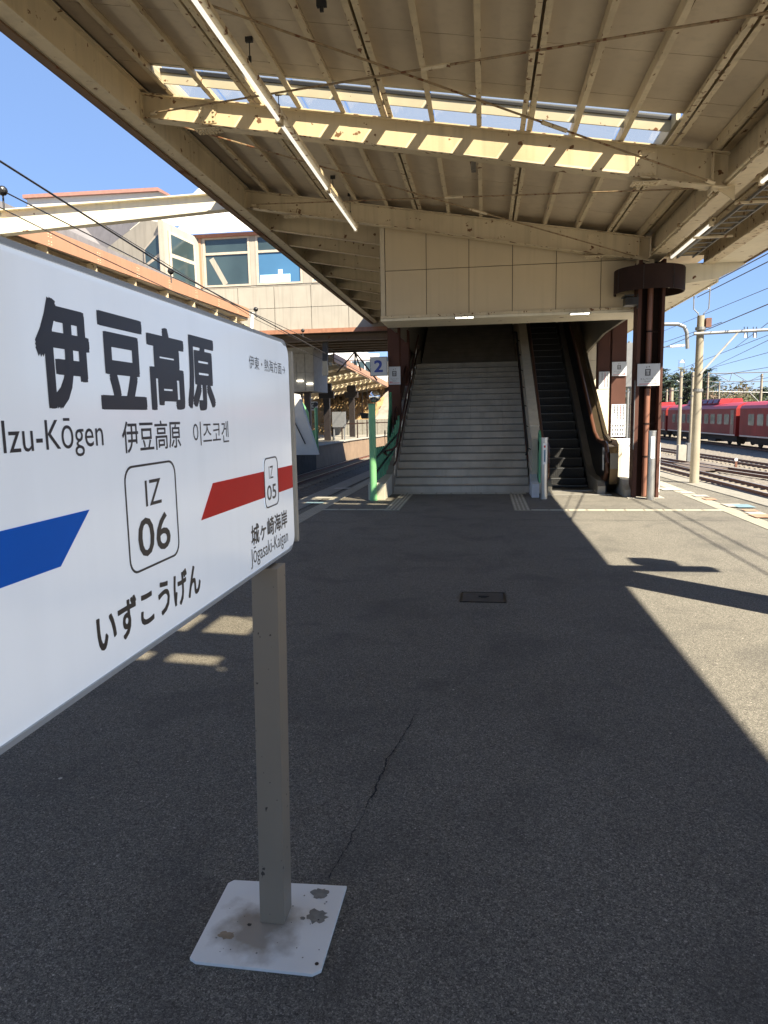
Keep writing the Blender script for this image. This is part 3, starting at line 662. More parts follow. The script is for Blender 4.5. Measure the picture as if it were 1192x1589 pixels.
# parapet between stair and escalator, tile by tile
pp = obj('parapet', MB().prism([(.935, 14.3, 0), (.935, 31, 0), (.935, 31, 9.5), (.935, 15.0, 1.31), (.935, 14.6, 1.12), (.935, 14.3, 1.08)], (.185, 0, 0)), tilecream, st)
y = 15.02; k = 0
while y < 26:
    z0, z1 = 1.31 + (y - 15) * .512, 1.31 + (y + .555 - 15) * .512
    obj('cap_tile', MB().hexa([(.928, y, z0 + .003), (1.127, y, z0 + .003), (1.127, y + .545, z1 - .003), (.928, y + .545, z1 - .003), (.928, y, z0 + .018), (1.127, y, z0 + .018), (1.127, y + .545, z1 + .012), (.928, y + .545, z1 + .012)]), tilecream, pp)
    y += .555
obj('handrail', MB().tube([(.80, 13.95, .80), (.84, 14.15, .86), (.86, 14.5, .93), (.86, 20, .90 + (20 - 14.5) * S), (.86, 21.5, 3.95)], .021, 8), black, st, smooth=True)
obj('handrail', MB().tube([(.87, 14.5, .64), (.87, 20, .62 + (20 - 14.5) * S)], .017, 8), brown, st, smooth=True)
for k in range(7): obj('rail_bracket', MB().bar((.86, 14.7 + k * .85, .9 + k * .85 * S), (.936, 14.7 + k * .85, .86 + k * .85 * S), .02, .02), black, st)
obj('parapet_foot', MB().prism([(.89, 13.6, 0), (.89, 14.29, 0), (.89, 14.29, .40), (.89, 13.9, .28), (.89, 13.6, .26)], (.14, 0, 0)), mat('white_tile_block', (.50, .52, .54), .6), st, bevel=.008)
obj('end_panel', MB().box(1.04, 1.075, 13.85, 14.28, .26, 1.05).disc((1.04, 14.06, 1.05), .215, .035, 'x', 20), green, st)

# green fence alongside the stair
gf = thing('green_fence', 'green picket fence with pointed rising end boards beside the left foot of the stairs', 'fence', (-2.15, 14, 0))
for k in range(14):
    y = 13.50 + k * .175; x = -2.10 + .20 * k / 13
    zl = max(.31, .345 + (y - 14.3) * .50); zh = .97 if k < 6 else .97 + (k - 5) ** 1.35 * .037
    obj('picket', MB().hexa([(x - .02, y, zl), (x + .008, y + .01, zl), (x + .008, y + .125, zl), (x - .02, y + .115, zl), (x - .02, y, zh), (x + .008, y + .01, zh), (x + .008, y + .125, zh + .02), (x - .02, y + .115, zh + .02)]), green, gf)
for k in range(8):
    x0_, x1_ = -2.09 + k * .0, 0
for zr in (.78, .50): obj('rail', MB().bar((-2.085, 13.5, zr), (-1.885, 15.75, zr + .02 + (.5 if zr < .6 else .42)), .03, .03), black, gf)
obj('end_board', MB().prism([(-2.12, 15.45, .9), (-2.12, 16.15, 1.3), (-2.12, 16.15, 2.12), (-2.12, 15.95, 2.12), (-2.12, 15.45, 1.2)], (.03, 0, 0)), green, gf)
obj('end_board', MB().prism([(-2.12, 17.5, 1.9), (-2.12, 18.05, 2.1), (-2.12, 18.05, 2.95), (-2.12, 17.5, 2.7)], (.03, 0, 0)), green, gf)
obj('end_board', MB().prism([(-2.12, 18.6, 2.2), (-2.12, 21, 3.3), (-2.12, 21, 4.4), (-2.12, 18.6, 3.7)], (.03, 0, 0)), green, gf)
# looped handrail ends / small oval mirror behind the green post
om = thing('oval_mirror', 'small dark oval mirror on a thin bent stalk above the green fence', 'mirror', (-2.1, 14.2, .9))
p = at(597, 672, Y=14.6)
obj('face', MB().disc((p.x, p.y, p.z), .06, .012, 'x', 18), black, om); obj('stalk', MB().tube([(p.x, p.y, p.z - .05), (p.x + .02, p.y - .1, 1.0), (p.x + .05, p.y - .1, .8)], .008, 6), black, om)

# green post with globe mirror
gp = thing('green_post', 'round green post standing on the white block at the left foot of the stairs', 'post', (-2.09, 13.36, 0))
obj('shaft', MB().tube([(-2.09, 13.20, 0), (-2.09, 13.20, 1.80)], .066, 20), green_l, gp, smooth=True)
obj('cap', MB().tube([(-2.09, 13.20, 1.80), (-2.09, 13.20, 1.825)], .07, 20), green, gp)
obj('base_ring', MB().tube([(-2.09, 13.20, .0), (-2.09, 13.20, .10)], .072, 20), green_l, gp, smooth=True)
gm = thing('globe_mirror', 'round chrome safety mirror on top of the green post', 'mirror', (-2.03, 13.2, 1.83))
bm = bmesh.new(); bmesh.ops.create_uvsphere(bm, u_segments=28, v_segments=16, radius=.108)
me = bpy.data.meshes.new('globe'); bm.to_mesh(me); bm.free(); me.materials.append(mirrorm)
for p_ in me.polygons: p_.use_smooth = True
o = bpy.data.objects.new('globe', me); col.objects.link(o); o.parent = gm; o.location = (0, 0, .125)
obj('stem', MB().tube([(-2.03, 13.2, 1.82), (-2.03, 13.2, 1.86)], .014, 8), black, gm)

# ------------------------------------------------------------------ escalator
es = thing('escalator', 'narrow black escalator with brown rubber handrails climbing into the dark', 'escalator', (1.75, 14.8, 0))
EX0, EX1, EP = 1.32, 2.18, .345
obj('floor_plate', MB().box(1.16, 2.42, 13.95, 14.95, .004, .018), alu, es)
obj('comb_plate', MB().box(1.34, 2.16, 14.60, 14.955, .0185, .026), steel, es)
for k in range(40): obj('comb_tooth', MB().box(1.35 + k * .0203, 1.358 + k * .0203, 14.957, 15.02, .014, .022), steel, es) if k < 0 else None
for i in range(34):
    y = 15.0 + EP * i; z = [.02, .06, .18][i] if i < 3 else .18 + (i - 2) * .2
    m = MB().box(EX0, EX1, y, y + .42, z - .03, z)
    for k in range(22):
        x = EX0 + .012 + k * .039
        m.box(x, x + .014, y - .005, y - .0005, z - .195, z - .004)
    m.prism([(EX0, y, z - .20), (EX0, y, z - .03), (EX0, y + .02, z - .03), (EX0, y + .02, z - .20)], (EX1 - EX0, 0, 0))
    obj('step', m, escblack, es); obj('step_edge', MB().box(EX0 + .01, EX1 - .01, y - .008, y - .0055, z - .012, z - .002), galv, es)
ES = .2 / EP
def ez(y): return .18 + max(0, y - 15.7) * ES
def railpath(x):
    P = []
    cy_, cz, rr = 14.42, .62, .37
    for k in range(9):
        t = R(-80 - 25 * k)
        P.append((x, cy_ + rr * math.cos(t) * .9, cz + rr * math.sin(t)))
    P = [(x, 14.42 + .37 * .8 * math.cos(R(t)), .62 + .37 * math.sin(R(t))) for t in (-60, -90, -120, -150, -180, -210, -240, -265)]
    P += [(x, 14.7, .99), (x, 15.3, 1.02), (x, 15.8, 1.16), (x, 17, ez(17) + .95), (x, 26, ez(26) + .95)]
    return P
rubber = mat('brown_rubber_handrail', (.085, .035, .02), .4, var=.1)
for x, nm in ((1.225, 'L'), (2.35, 'R')):
    P = railpath(x); obj('handrail', MB().tube(P, .042, 10), rubber, es, smooth=True)
    inn = [(x - .01, q[1] if q[1] > 14.45 else q[1] + .02, q[2]) for q in P]
    obj('balustrade', MB().prism([(x - .01, y_, z_) for _, y_, z_ in P] + [(x - .01, 26, ez(26) + .1), (x - .01, 16, ez(16) + .1), (x - .01, 15.2, .08), (x - .01, 14.6, .05)], (.02, 0, 0)), black, es)
for xa, xb in ((1.235, 1.315), (2.185, 2.33)):
    obj('skirt_deck', MB().prism([(xa, 14.15, .0), (xa, 14.12, .16), (xa, 14.3, .26), (xa, 15.3, .30), (xa, 15.8, ez(15.8) + .22), (xa, 26, ez(26) + .22), (xa, 26, ez(26) - .3), (xa, 15.3, .0)], (xb - xa, 0, 0)), alu, es)
obj('outer_deck', MB().prism([(2.40, 14.62, 0), (2.40, 14.15, .2), (2.40, 14.08, .5), (2.40, 14.1, .8), (2.40, 14.3, .92), (2.40, 15.3, .95), (2.40, 15.8, 1.08), (2.40, 26, ez(26) + .90), (2.40, 26, 3)], (.15, 0, 0)), bronze, es)
obj('side_casing', MB().prism([(2.362, 14.4, 0), (2.362, 26, 0), (2.362, 26, ez(26) + .7), (2.362, 15.8, .95), (2.362, 14.5, .8)], (.036, 0, 0)), black, es)
obj('outer_wall', MB().prism([(2.556, 14.9, 0), (2.556, 31, 0), (2.556, 31, 9.6), (2.556, 15.8, 1.05), (2.556, 14.9, .90)], (.04, 0, 0)), tilecream, es)
obj('outer_capping', MB().prism([(2.552, 15.15, .965), (2.552, 15.8, 1.09), (2.552, 28, 1.09 + 12.2 * .58), (2.552, 28, 1.13 + 12.2 * .58), (2.552, 15.8, 1.13), (2.552, 15.1, 1.0)], (.07, 0, 0)), bronze, es)
for (y_, z_) in ((15.1, .75),):
    nb = obj('notice', MB().box(2.318, 2.322, 14.32, 14.5, .45, .9), white, es)
    obj('notice_mark', MB().disc((2.3165, 14.41, .80), .05, .001, 'x', 16), black, nb)
k_ = obj('kerb', MB().prism([(2.60, 13.65, 0), (2.60, 15.05, 0), (2.60, 15.05, .36), (2.60, 14.0, .30), (2.60, 13.65, .14)], (.18, 0, 0)), concrete, es)
wb = thing('white_end_wall', 'low white wall with a bevelled tan cap right of the escalator foot', 'wall', (2.9, 14.6, 0))
obj('wall', MB().box(2.68, 3.42, 14.5, 16.9, 0, .98), white, wb); obj('cap', MB().prism([(2.603, 14.4, .1), (2.603, 16.9, .1), (2.603, 16.9, 1.04), (2.603, 14.6, 1.04), (2.603, 14.4, .96)], (.075, 0, 0)), tilecream, wb)

# cream tiled lift wall behind the brown columns
lw = thing('tiled_wall', 'tall cream panelled wall behind the right brown columns, sunlit at its foot', 'wall', (3.1, 21, 0))
for r_ in range(5):
    for c_ in range(2):
        obj('panel', MB().box(2.90 + c_ * .30, 3.195 + c_ * .30, 21, 21.04, r_ * .76, r_ * .76 + .752), tilecream, lw)
obj('core', MB().box(2.89, 3.52, 21.045, 26, 0, 3.88), concrete, lw)

# ------------------------------------------------------------------ columns
def flat_column(name, x0, x1, y, z1, label, grp='flat brown columns at the stair foot'):
    c = thing(name, label, 'column', ((x0 + x1) / 2, y, 0), group=grp)
    obj('flange', MB().box(x0, x1, y, y + .02, 0, z1), brown, c); obj('flange', MB().box(x0, x1, y + .26, y + .28, 0, z1), brown, c)
    obj('web', MB().box((x0 + x1) / 2 - .008, (x0 + x1) / 2 + .008, y + .021, y + .259, 0, z1), brown, c)
    obj('base_plate', MB().box(x0 - .06, x1 + .06, y - .06, y + .34, .001, .02), concrete, c); return c
flat_column('brown_column', -2.19, -1.92, 16.3, 3.70, 'flat brown column left of the stairs carrying the small white lift notice')
flat_column('brown_column', -2.16, -1.92, 18.3, 3.75, 'flat brown column standing just behind the left one beside the stairs')
flat_column('brown_column', 2.88, 3.20, 17.0, 3.885, 'flat brown column right of the escalator with a lift notice and a white poster')
cc_ = flat_column('brown_column', 2.87, 3.17, 19.0, 3.885, 'flat brown column close to the escalator side with one white notice board')
obj('cream_cladding', MB().box(2.85, 3.20, 18.97, 18.995, .02, 2.17), tilecream, cc_)
rc = thing('ringed_column', 'tall brown steel column with a round dark collar under the canopy girder', 'column', (2.93, 13.65, 0))
def big_column(root, dy=0.):
    obj('flange', MB().box(2.71, 2.775, 13.50 + dy, 13.86 + dy, .012, 4.25), brown, root); obj('flange', MB().box(3.125, 3.175, 13.50 + dy, 13.86 + dy, .012, 4.25), brown, root)
    obj('web', MB().box(2.776, 3.124, 13.74 + dy, 13.76 + dy, .012, 4.25), brown_d, root)
    obj('base_plate', MB().box(2.62, 3.27, 13.44 + dy, 13.92 + dy, .001, .012), concrete, root)
big_column(rc)
obj('drainpipe', MB().tube([(2.945, 13.62, .02), (2.945, 13.62, 4.2)], .052, 14), brown_l, rc, smooth=True)
for z in (.75, 1.35, 2.0, 3.0): obj('pipe_clip', MB().tube([(2.945, 13.62, z), (2.945, 13.62, z + .03)], .06, 14).box(2.945, 3.12, 13.62, 13.64, z, z + .03), brown_d, rc)
obj('cable_duct', MB().box(2.698, 2.709, 13.49, 13.58, .9, 2.15), galv, rc)
mb = MB(); n = 40; r0, r1 = .60, .575
vs_ = [(2.92 + r * math.cos(2 * math.pi * k / n), 13.66 + r * math.sin(2 * math.pi * k / n), z) for z in (3.69, 4.10) for r in (r0, r1) for k in range(n)]
for k in range(n):
    j = (k + 1) % n; mb_ = [(k, j, 2 * n + j, 2 * n + k), (n + k, 3 * n + k, 3 * n + j, n + j), (k, n + k, n + j, j), (2 * n + k, 2 * n + j, 3 * n + j, 3 * n + k)]
    mb.f += mb_
mb.v = vs_
obj('collar', mb, brown_d, rc, smooth=True)
for t in (200, 250, 300, 345): obj('collar_seam', MB().bar((2.92 + .602 * math.cos(R(t)), 13.66 + .602 * math.sin(R(t)), 3.70), (2.92 + .602 * math.cos(R(t)), 13.66 + .602 * math.sin(R(t)), 4.09), .008, .008, (1, 0, 0)), black, rc)
obj('collar_top', MB().disc((2.92, 13.66, 4.06), .57, .02, 'z', 40), brown_d, rc)
pc = thing('platform_camera', 'black boxy camera fixed to the upper left side of the ringed brown column', 'camera', (2.6, 13.5, 3.45))
obj('body', MB().box(2.47, 2.69, 13.36, 13.62, 3.46, 3.60), black, pc, bevel=.01); obj('hood', MB().box(2.44, 2.60, 13.28, 13.62, 3.605, 3.63), black, pc); obj('lens', MB().disc((2.55, 13.34, 3.53), .045, .02, 'y', 16), trainblk, pc); obj('arm', MB().box(2.691, 2.709, 13.45, 13.55, 3.42, 3.66), black, pc)
rc2 = thing('ringed_column', 'brown steel canopy column outside the right picture edge whose shadow crosses the sunny asphalt', 'column', (2.93, 13.65 - 2 * BAY, 0))
big_column(rc2, -2 * BAY)

def bollard(x, y, h, r, label, stick, dirn=-1):
    b = thing('steel_bollard', label, 'bollard', (x, y, 0), group='stainless bollards at the escalator foot')
    obj('tube', MB().tube([(x, y, 0), (x, y, h)], r, 20), steel, b, smooth=True); obj('cap', MB().tube([(x, y, h), (x, y, h + .025)], r + .005, 20), steel, b, smooth=True)
    nb = obj('label_plate', MB().box(x - r * .45, x + r * .45, y - r - .006, y - r + .004, h - .47, h - .08), white, b)
    if stick: obj('label_print', MB().box(x - r * .25, x + r * .25, y - r - .0075, y - r - .0065, h - .42, h - .2), mk_b, nb); obj('label_print', MB().box(x - r * .25, x + r * .25, y - r - .0075, y - r - .0065, h - .16, h - .12), inkred, nb)
    return b
bollard(1.10, 13.40, 1.12, .062, 'shiny steel bollard with a blue and white label left of the escalator', 1)
bollard(2.985, 13.30, 1.22, .068, 'dull steel bollard with a long white label in front of the ringed brown column', 0)

# ------------------------------------------------------------------ notices on columns
signm = mat('notice_white', (.50, .52, .54), .35, var=.03)
def notice(name, label, x0, x1, z0, z1, y, m=signm, th=.02, cat='sign', group=None):
    s = thing(name, label, cat, (x0, y, z0), group=group); obj('board', MB().box(x0, x1, y, y + th, z0, z1), m, s); return s
def lift_sign(x0, x1, z0, z1, y, label, arrow):
    s = notice('lift_sign', label, x0, x1, z0, z1, y); W, Hh = x1 - x0, z1 - z0; O = (x0, y, z0); U = XV; V = ZV
    cu = .48 if arrow != 'up' else .46
    a_, b_ = cu * W - .11 * Hh * 1.1, cu * W + .11 * Hh * 1.1; t = .012 * Hh / .3
    ringpoly('cab_frame', s, O, U, V, [(a_, .46 * Hh), (b_, .46 * Hh), (b_, .76 * Hh), (a_, .76 * Hh)], [(a_ + t, .46 * Hh + t), (b_ - t, .46 * Hh + t), (b_ - t, .76 * Hh - t), (a_ + t, .76 * Hh - t)], ink)
    for k in (-1, 0, 1):
        c_ = cu * W + k * .06 * Hh
        flatpoly('passenger_mark', s, O, U, V, [(c_ - .012 * Hh, .50 * Hh), (c_ + .012 * Hh, .50 * Hh), (c_ + .016 * Hh, .66 * Hh), (c_ - .016 * Hh, .66 * Hh)], ink)
        flatpoly('passenger_mark', s, O, U, V, [(c_ + .014 * Hh * math.cos(q * .785), .69 * Hh + .014 * Hh * math.sin(q * .785)) for q in range(8)], ink)
    for k, d in ((-1, 'dn'), (1, 'up')):
        c_ = cu * W + k * .055 * Hh; f = 1 if d == 'up' else -1; y0_ = .86 * Hh
        flatpoly('arrow_mark', s, O, U, V, [(c_ - .03 * Hh, y0_ - f * .0 * Hh), (c_, y0_ + f * .05 * Hh), (c_ + .03 * Hh, y0_)], ink)
        flatpoly('arrow_mark', s, O, U, V, [(c_ - .006 * Hh, y0_ - .05 * Hh), (c_ + .006 * Hh, y0_ - .05 * Hh), (c_ + .006 * Hh, y0_ + .04 * Hh), (c_ - .006 * Hh, y0_ + .04 * Hh)], ink)
    lettering('エレベーター', 'lettering', s, O, U, V, (.13 * W, .85 * W, .27 * Hh, .36 * Hh), ink)
    lettering('Elevator', 'lettering', s, O, U, V, (.33 * W, .66 * W, .18 * Hh, .235 * Hh), ink)
    flatpoly('red_line', s, O, U, V, [(.1 * W, .07 * Hh), (.9 * W, .07 * Hh), (.9 * W, .095 * Hh), (.1 * W, .095 * Hh)], inkred)
    if arrow == 'left': P = [(.06 * W, .14 * Hh), (.18 * W, .19 * Hh), (.18 * W, .155 * Hh), (.34 * W, .155 * Hh), (.34 * W, .125 * Hh), (.18 * W, .125 * Hh), (.18 * W, .09 * Hh)]
    elif arrow == 'right': P = [(.94 * W, .14 * Hh), (.82 * W, .19 * Hh), (.82 * W, .155 * Hh), (.70 * W, .155 * Hh), (.70 * W, .125 * Hh), (.82 * W, .125 * Hh), (.82 * W, .09 * Hh)]
    else: P = [(.80 * W, .30 * Hh), (.86 * W, .22 * Hh), (.82 * W, .22 * Hh), (.82 * W, .13 * Hh), (.78 * W, .13 * Hh), (.78 * W, .22 * Hh), (.74 * W, .22 * Hh)]
    flatpoly('direction_arrow', s, O, U, V, P, inkred if arrow != 'up' else signrim, lift=.002)
    return s
lift_sign(-2.165, -1.90, 2.30, 2.70, 16.26, 'small white lift notice with a red arrow on the left brown column', 'left')
lift_sign(2.88, 3.20, 2.40, 2.715, 16.96, 'white lift notice with a red arrow high on the right flat brown column', 'right')
lift_sign(2.725, 3.115, 2.045, 2.435, 13.44, 'square white lift sign across the ringed brown column, half in sunlight', 'up')
def scribbles(s, x0, z0, W, Hh, cols, y, seed, horiz=0):
    rnd = random.Random(seed)
    for c_ in range(cols):
        mb = MB(); m = inkred if c_ == 1 and cols > 2 else ink
        ux = W * (.9 - c_ * .8 / cols) - W * .08; vv = Hh * .93
        while vv > Hh * (.12 if c_ < cols - 1 else .5):
            g = W * .055
            for q in range(3):
                zz = vv - q * g * .55
                mb.box(x0 + ux - g * rnd.uniform(.5, 1), x0 + ux + g * rnd.uniform(.5, 1), y - .003, y - .001, z0 + zz, z0 + zz + g * .30)
            mb.box(x0 + ux - g * .1, x0 + ux + g * .12, y - .0035, y - .0012, z0 + vv - g * 1.2, z0 + vv + g * .2)
            vv -= g * 2.1
        obj('text_column', mb, m, s)
s = notice('poster', 'tall white poster with red and black print low on the right flat brown column', 2.89, 3.21, 1.36, 1.76, 16.96); scribbles(s, 2.89, 1.36, .32, .40, 4, 16.96, 3)
s = notice('poster', 'white poster with three bold lines under the red printed one on the right flat column', 2.89, 3.21, 1.02, 1.355, 16.96)
for k in range(3):
    mb = MB(); rnd = random.Random(k)
    for c_ in range(5):
        cx_ = 2.93 + c_ * .056; cz_ = 1.27 - k * .095
        for q in range(3): mb.box(cx_ - .018, cx_ + .018 * rnd.uniform(.6, 1), 16.957, 16.959, cz_ - .02 + q * .018, cz_ - .009 + q * .018)
        mb.box(cx_ - .004, cx_ + .004, 16.9565, 16.9588, cz_ - .024, cz_ + .026)
    obj('text_line', mb, ink, s)
s = notice('poster', 'white notice with dark columns of print on the brown column nearest the escalator', 2.90, 3.17, 2.18, 2.61, 18.96); scribbles(s, 2.90, 2.18, .27, .43, 3, 18.96, 9)
ps = notice('platform_number_sign', 'small square lit sign with a blue number 2 beside the left brown column', -2.575, -2.20, 2.51, 2.915, 16.18, signm, .12)
obj('frame', MB().box(-2.585, -2.576, 16.175, 16.3, 2.50, 2.925).box(-2.199, -2.192, 16.175, 16.3, 2.50, 2.925).box(-2.576, -2.199, 16.175, 16.3, 2.50, 2.509).box(-2.576, -2.199, 16.175, 16.3, 2.916, 2.925), galv, ps)
lettering('2', 'lettering', ps, (-2.575, 16.18, 2.51), XV, ZV, (.095, .275, .08, .33), inkblue, heavy=.010)

# ------------------------------------------------------------------ the station name board
BX = -.62
nb = thing('station_name_board', 'big white station name board reading 伊豆高原 Izu-Kōgen with blue and red bands, on beige posts', 'sign', (-.66, 1.25, 0))
Y0, Y1, Z0, Z1 = .26, 2.255, 1.168, 1.842
O = Vector((BX, 0, 0)); U, V = YV, ZV
face = obj('panel', MB().prism([(BX - .075, u, v) for u, v in rrect(Y0 + .012, Y1 - .012, Z0 + .008, Z1 - .008, .045)], (.075, 0, 0)), signwhite, nb)
bz = bmesh.new(); bz.from_mesh(face.data)
ed = [e for e in bz.edges if all(abs(v.co.x - (BX + .66)) < 1e-4 for v in e.verts)]
bmesh.ops.bevel(bz, geom=ed, offset=.012, segments=4, affect='EDGES'); bz.to_mesh(face.data); bz.free()
for p_ in face.data.polygons: p_.use_smooth = True
face.data.set_sharp_from_angle(angle=R(50))
rim_o = rrect(Y0, Y1, Z0, Z1, .052); rim_i = rrect(Y0 + .0125, Y1 - .0125, Z0 + .0085, Z1 - .0085, .045)
ringpoly('rim', nb, (BX - .078, 0, 0), U, V, rim_o, rim_i, signrimlow, lift=0, th=.070)
obj('end_cap', MB().prism([(BX - .012, u, v) for u, v in rrect(Y1 - .003, Y1 + .020, Z0 + .02, Z1 - .03, .011, 3)], (.016, 0, 0)), signrim, nb)
def L(body, rect, m=ink, bold=0., name='lettering', **k): return lettering(body, name, face, O, U, V, rect, m, bold, **k)
def TR(body, rect, m=ink, bold=0., sh=1.0): return L(body, rect, m, bold)
for ch, ua, ub in (('伊', .929, 1.064), ('豆', 1.092, 1.248), ('高', 1.263, 1.424), ('原', 1.438, 1.590)): L(ch, (ua + .004, ub - .004, 1.624, 1.772), heavy=.0058)
L('Izu-Kōgen', (.842, 1.088, 1.546, 1.605))
L('伊豆高原', (1.150, 1.388, 1.543, 1.598), heavy=.0004)
L('이즈코겐', (1.452, 1.666, 1.542, 1.594))
L('伊東・熱海方面→', (1.842, 2.187, 1.731, 1.766))
L('いずこうげん', (1.028, 1.447, 1.222, 1.290), heavy=.0018)
ringpoly('code_frame', face, O, U, V, rrect(1.146, 1.352, 1.326, 1.520, .028), rrect(1.150, 1.348, 1.330, 1.516, .025), ink)
L('IZ', (1.220, 1.284, 1.441, 1.489)); L('06', (1.182, 1.314, 1.349, 1.422), bold=.01)
flatpoly('direction_band', face, O, U, V, [(Y0 + .03, 1.388), (.944, 1.388), (1.031, 1.461), (Y0 + .03, 1.461)], blueband)
flatpoly('direction_band', face, O, U, V, [(1.470, 1.378), (Y1 - .026, 1.373), (Y1 - .026, 1.446), (1.548, 1.453)], redband)
flatpoly('code_plate', face, O, U, V, rrect(1.928, 2.060, 1.343, 1.484, .022), signwhite, lift=.0013)
ringpoly('code_frame', face, O, U, V, rrect(1.926, 2.062, 1.341, 1.486, .024), rrect(1.931, 2.057, 1.345, 1.482, .021), ink, lift=.0021)
L('IZ', (1.972, 2.014, 1.424, 1.460), lift=.0022); L('05', (1.948, 2.038, 1.362, 1.406), lift=.0022, bold=.01)
L('城ヶ崎海岸', (1.800, 2.148, 1.258, 1.312), heavy=.0012)
L('Jōgasaki-Kaigan', (1.788, 2.150, 1.196, 1.252))
# a neighbour station on the far left half, outside the picture, is left plain
for yy in (1.965, .52):
    leg = MB(); lean = .022
    b0 = [(-.704, yy), (-.624, yy), (-.624, yy + .085), (-.704, yy + .085)]
    leg.hexa([(x, y, .012) for x, y in b0] + [(x + lean, y, 1.16) for x, y in b0])
    obj('leg', leg, postm, nb, bevel=.0025)
plate_m = mat('painted_base_plate', (.80, .80, .76), .5, var=.05, vscale=3, dirt=.3, dirtc=(.36, .31, .22), bump=.05)
pt_ = plate_m.node_tree; pN = pt_.nodes; pb = pN['Principled BSDF']; old = pb.inputs['Base Color'].links[0].from_socket
gg = pN.new('ShaderNodeNewGeometry'); sb = pN.new('ShaderNodeVectorMath'); sb.operation = 'SUBTRACT'; sb.inputs[1].default_value = (-.70, 1.935, 0); ln = pN.new('ShaderNodeVectorMath'); ln.operation = 'LENGTH'
nn_ = pN.new('ShaderNodeTexNoise'); nn_.inputs['Scale'].default_value = 14; nn_.inputs['Detail'].default_value = 5; ad = pN.new('ShaderNodeMath'); ad.operation = 'MULTIPLY_ADD'; ad.inputs[1].default_value = .22
rr_ = pN.new('ShaderNodeValToRGB'); rr_.color_ramp.elements[0].position = .155; rr_.color_ramp.elements[0].color = (.85,) * 3 + (1,); rr_.color_ramp.elements[1].position = .27; rr_.color_ramp.elements[1].color = (0, 0, 0, 1)
mxx = pN.new('ShaderNodeMix'); mxx.data_type = 'RGBA'; mxx.inputs[7].default_value = (.24, .19, .13, 1); PL = pt_.links
PL.new(gg.outputs['Position'], sb.inputs[0]); PL.new(sb.outputs[0], ln.inputs[0]); PL.new(gg.outputs['Position'], nn_.inputs['Vector']); PL.new(nn_.outputs['Fac'], ad.inputs[0]); PL.new(ln.outputs['Value'], ad.inputs[2])
PL.new(ad.outputs[0], rr_.inputs[0]); PL.new(rr_.outputs[0], mxx.inputs[0]); PL.new(old, mxx.inputs[6]); PL.new(mxx.outputs[2], pb.inputs['Base Color'])
patch_m = mat('flaked_bare_metal', (.22, .215, .19), .7, var=.2, vscale=40); ruststain = mat('rust_stain', (.30, .23, .15), .8, var=.25, vscale=30)
def blob(cx_, cy_, r, z, m, name, par, n=22, seed=0, sx=1.):
    rnd = random.Random(seed)
    return obj(name, MB().add([(cx_ + r * sx * (1 + rnd.uniform(-.28, .28)) * math.cos(2 * math.pi * k / n), cy_ + r * (1 + rnd.uniform(-.28, .28)) * math.sin(2 * math.pi * k / n), z) for k in range(n)] , [tuple(range(n))]), m, par)
for dy, full in ((0, 1), (-1.445, 0)):
    P = [(-.868, 1.80 + dy), (-.845, 1.787 + dy), (-.49, 1.782 + dy), (-.467, 1.80 + dy), (-.464, 2.172 + dy), (-.86, 2.158 + dy), (-.875, 2.14 + dy)]
    bp = obj('base_plate', MB().prism([(x, y, .001) for x, y in P], (0, 0, .010)), plate_m, nb, bevel=.002)
    if full:
        blob(-.533, 2.015, .030, .0118, patch_m, 'paint_chip', bp, seed=2, sx=1.1); blob(-.548, 2.125, .024, .0118, patch_m, 'paint_chip', bp, seed=5, sx=1.2); blob(-.574, 2.00, .008, .0119, patch_m, 'paint_chip', bp, seed=7)
        obj('bolt_hole', MB().disc((-.485, 1.82, .0116), .006, .001, 'z', 12), black, bp)
        blob(-.735, 1.952, .007, .0119, black, 'rust_spot', bp, seed=1); blob(-.79, 1.90, .016, .0116, ruststain, 'rust_spot', bp, seed=4, sx=1.6)
        rnd = random.Random(4)
        for k in range(26):
            blob(rnd.uniform(-.84, -.49), rnd.uniform(1.81, 2.14), rnd.uniform(.0012, .0035), .0120, patch_m if k % 3 else black, 'paint_chip', bp, n=7, seed=k)

# ------------------------------------------------------------------ left: tracks, platform one, its roof, the overpass
def spline(P, n):
    out = []
    for i in range(len(P) - 1):
        p0, p1, p2, p3 = [Vector(P[max(0, min(len(P) - 1, k))]) for k in (i - 1, i, i + 1, i + 2)]
        for k in range(n):
            t = k / n; out.append(.5 * ((2 * p1) + (p2 - p0) * t + (2 * p0 - 5 * p1 + 4 * p2 - p3) * t * t + (3 * p1 - p0 - 3 * p2 + p3) * t ** 3))
    out.append(Vector(P[-1])); return out
def railmesh(P, z):
    m = MB(); prof = [(-.065, -.12), (.065, -.12), (.065, -.105), (.012, -.09), (.012, -.035), (.034, -.025), (.034, 0), (-.034, 0), (-.034, -.025), (-.012, -.035), (-.012, -.09), (-.065, -.105)]
    R_ = []; n = len(prof)
    for i, p in enumerate(P):
        d = (P[min(i + 1, len(P) - 1)] - P[max(0, i - 1)]).normalized(); r = Vector((d.y, -d.x))
        R_.append([(p.x + r.x * a_, p.y + r.y * a_, z + b_) for a_, b_ in prof])
    m.add([v for q in R_ for v in q], [(i * n + k, i * n + (k + 1) % n, (i + 1) * n + (k + 1) % n, (i + 1) * n + k) for i in range(len(P) - 1) for k in range(n)] + [tuple(range(n))])
    return m
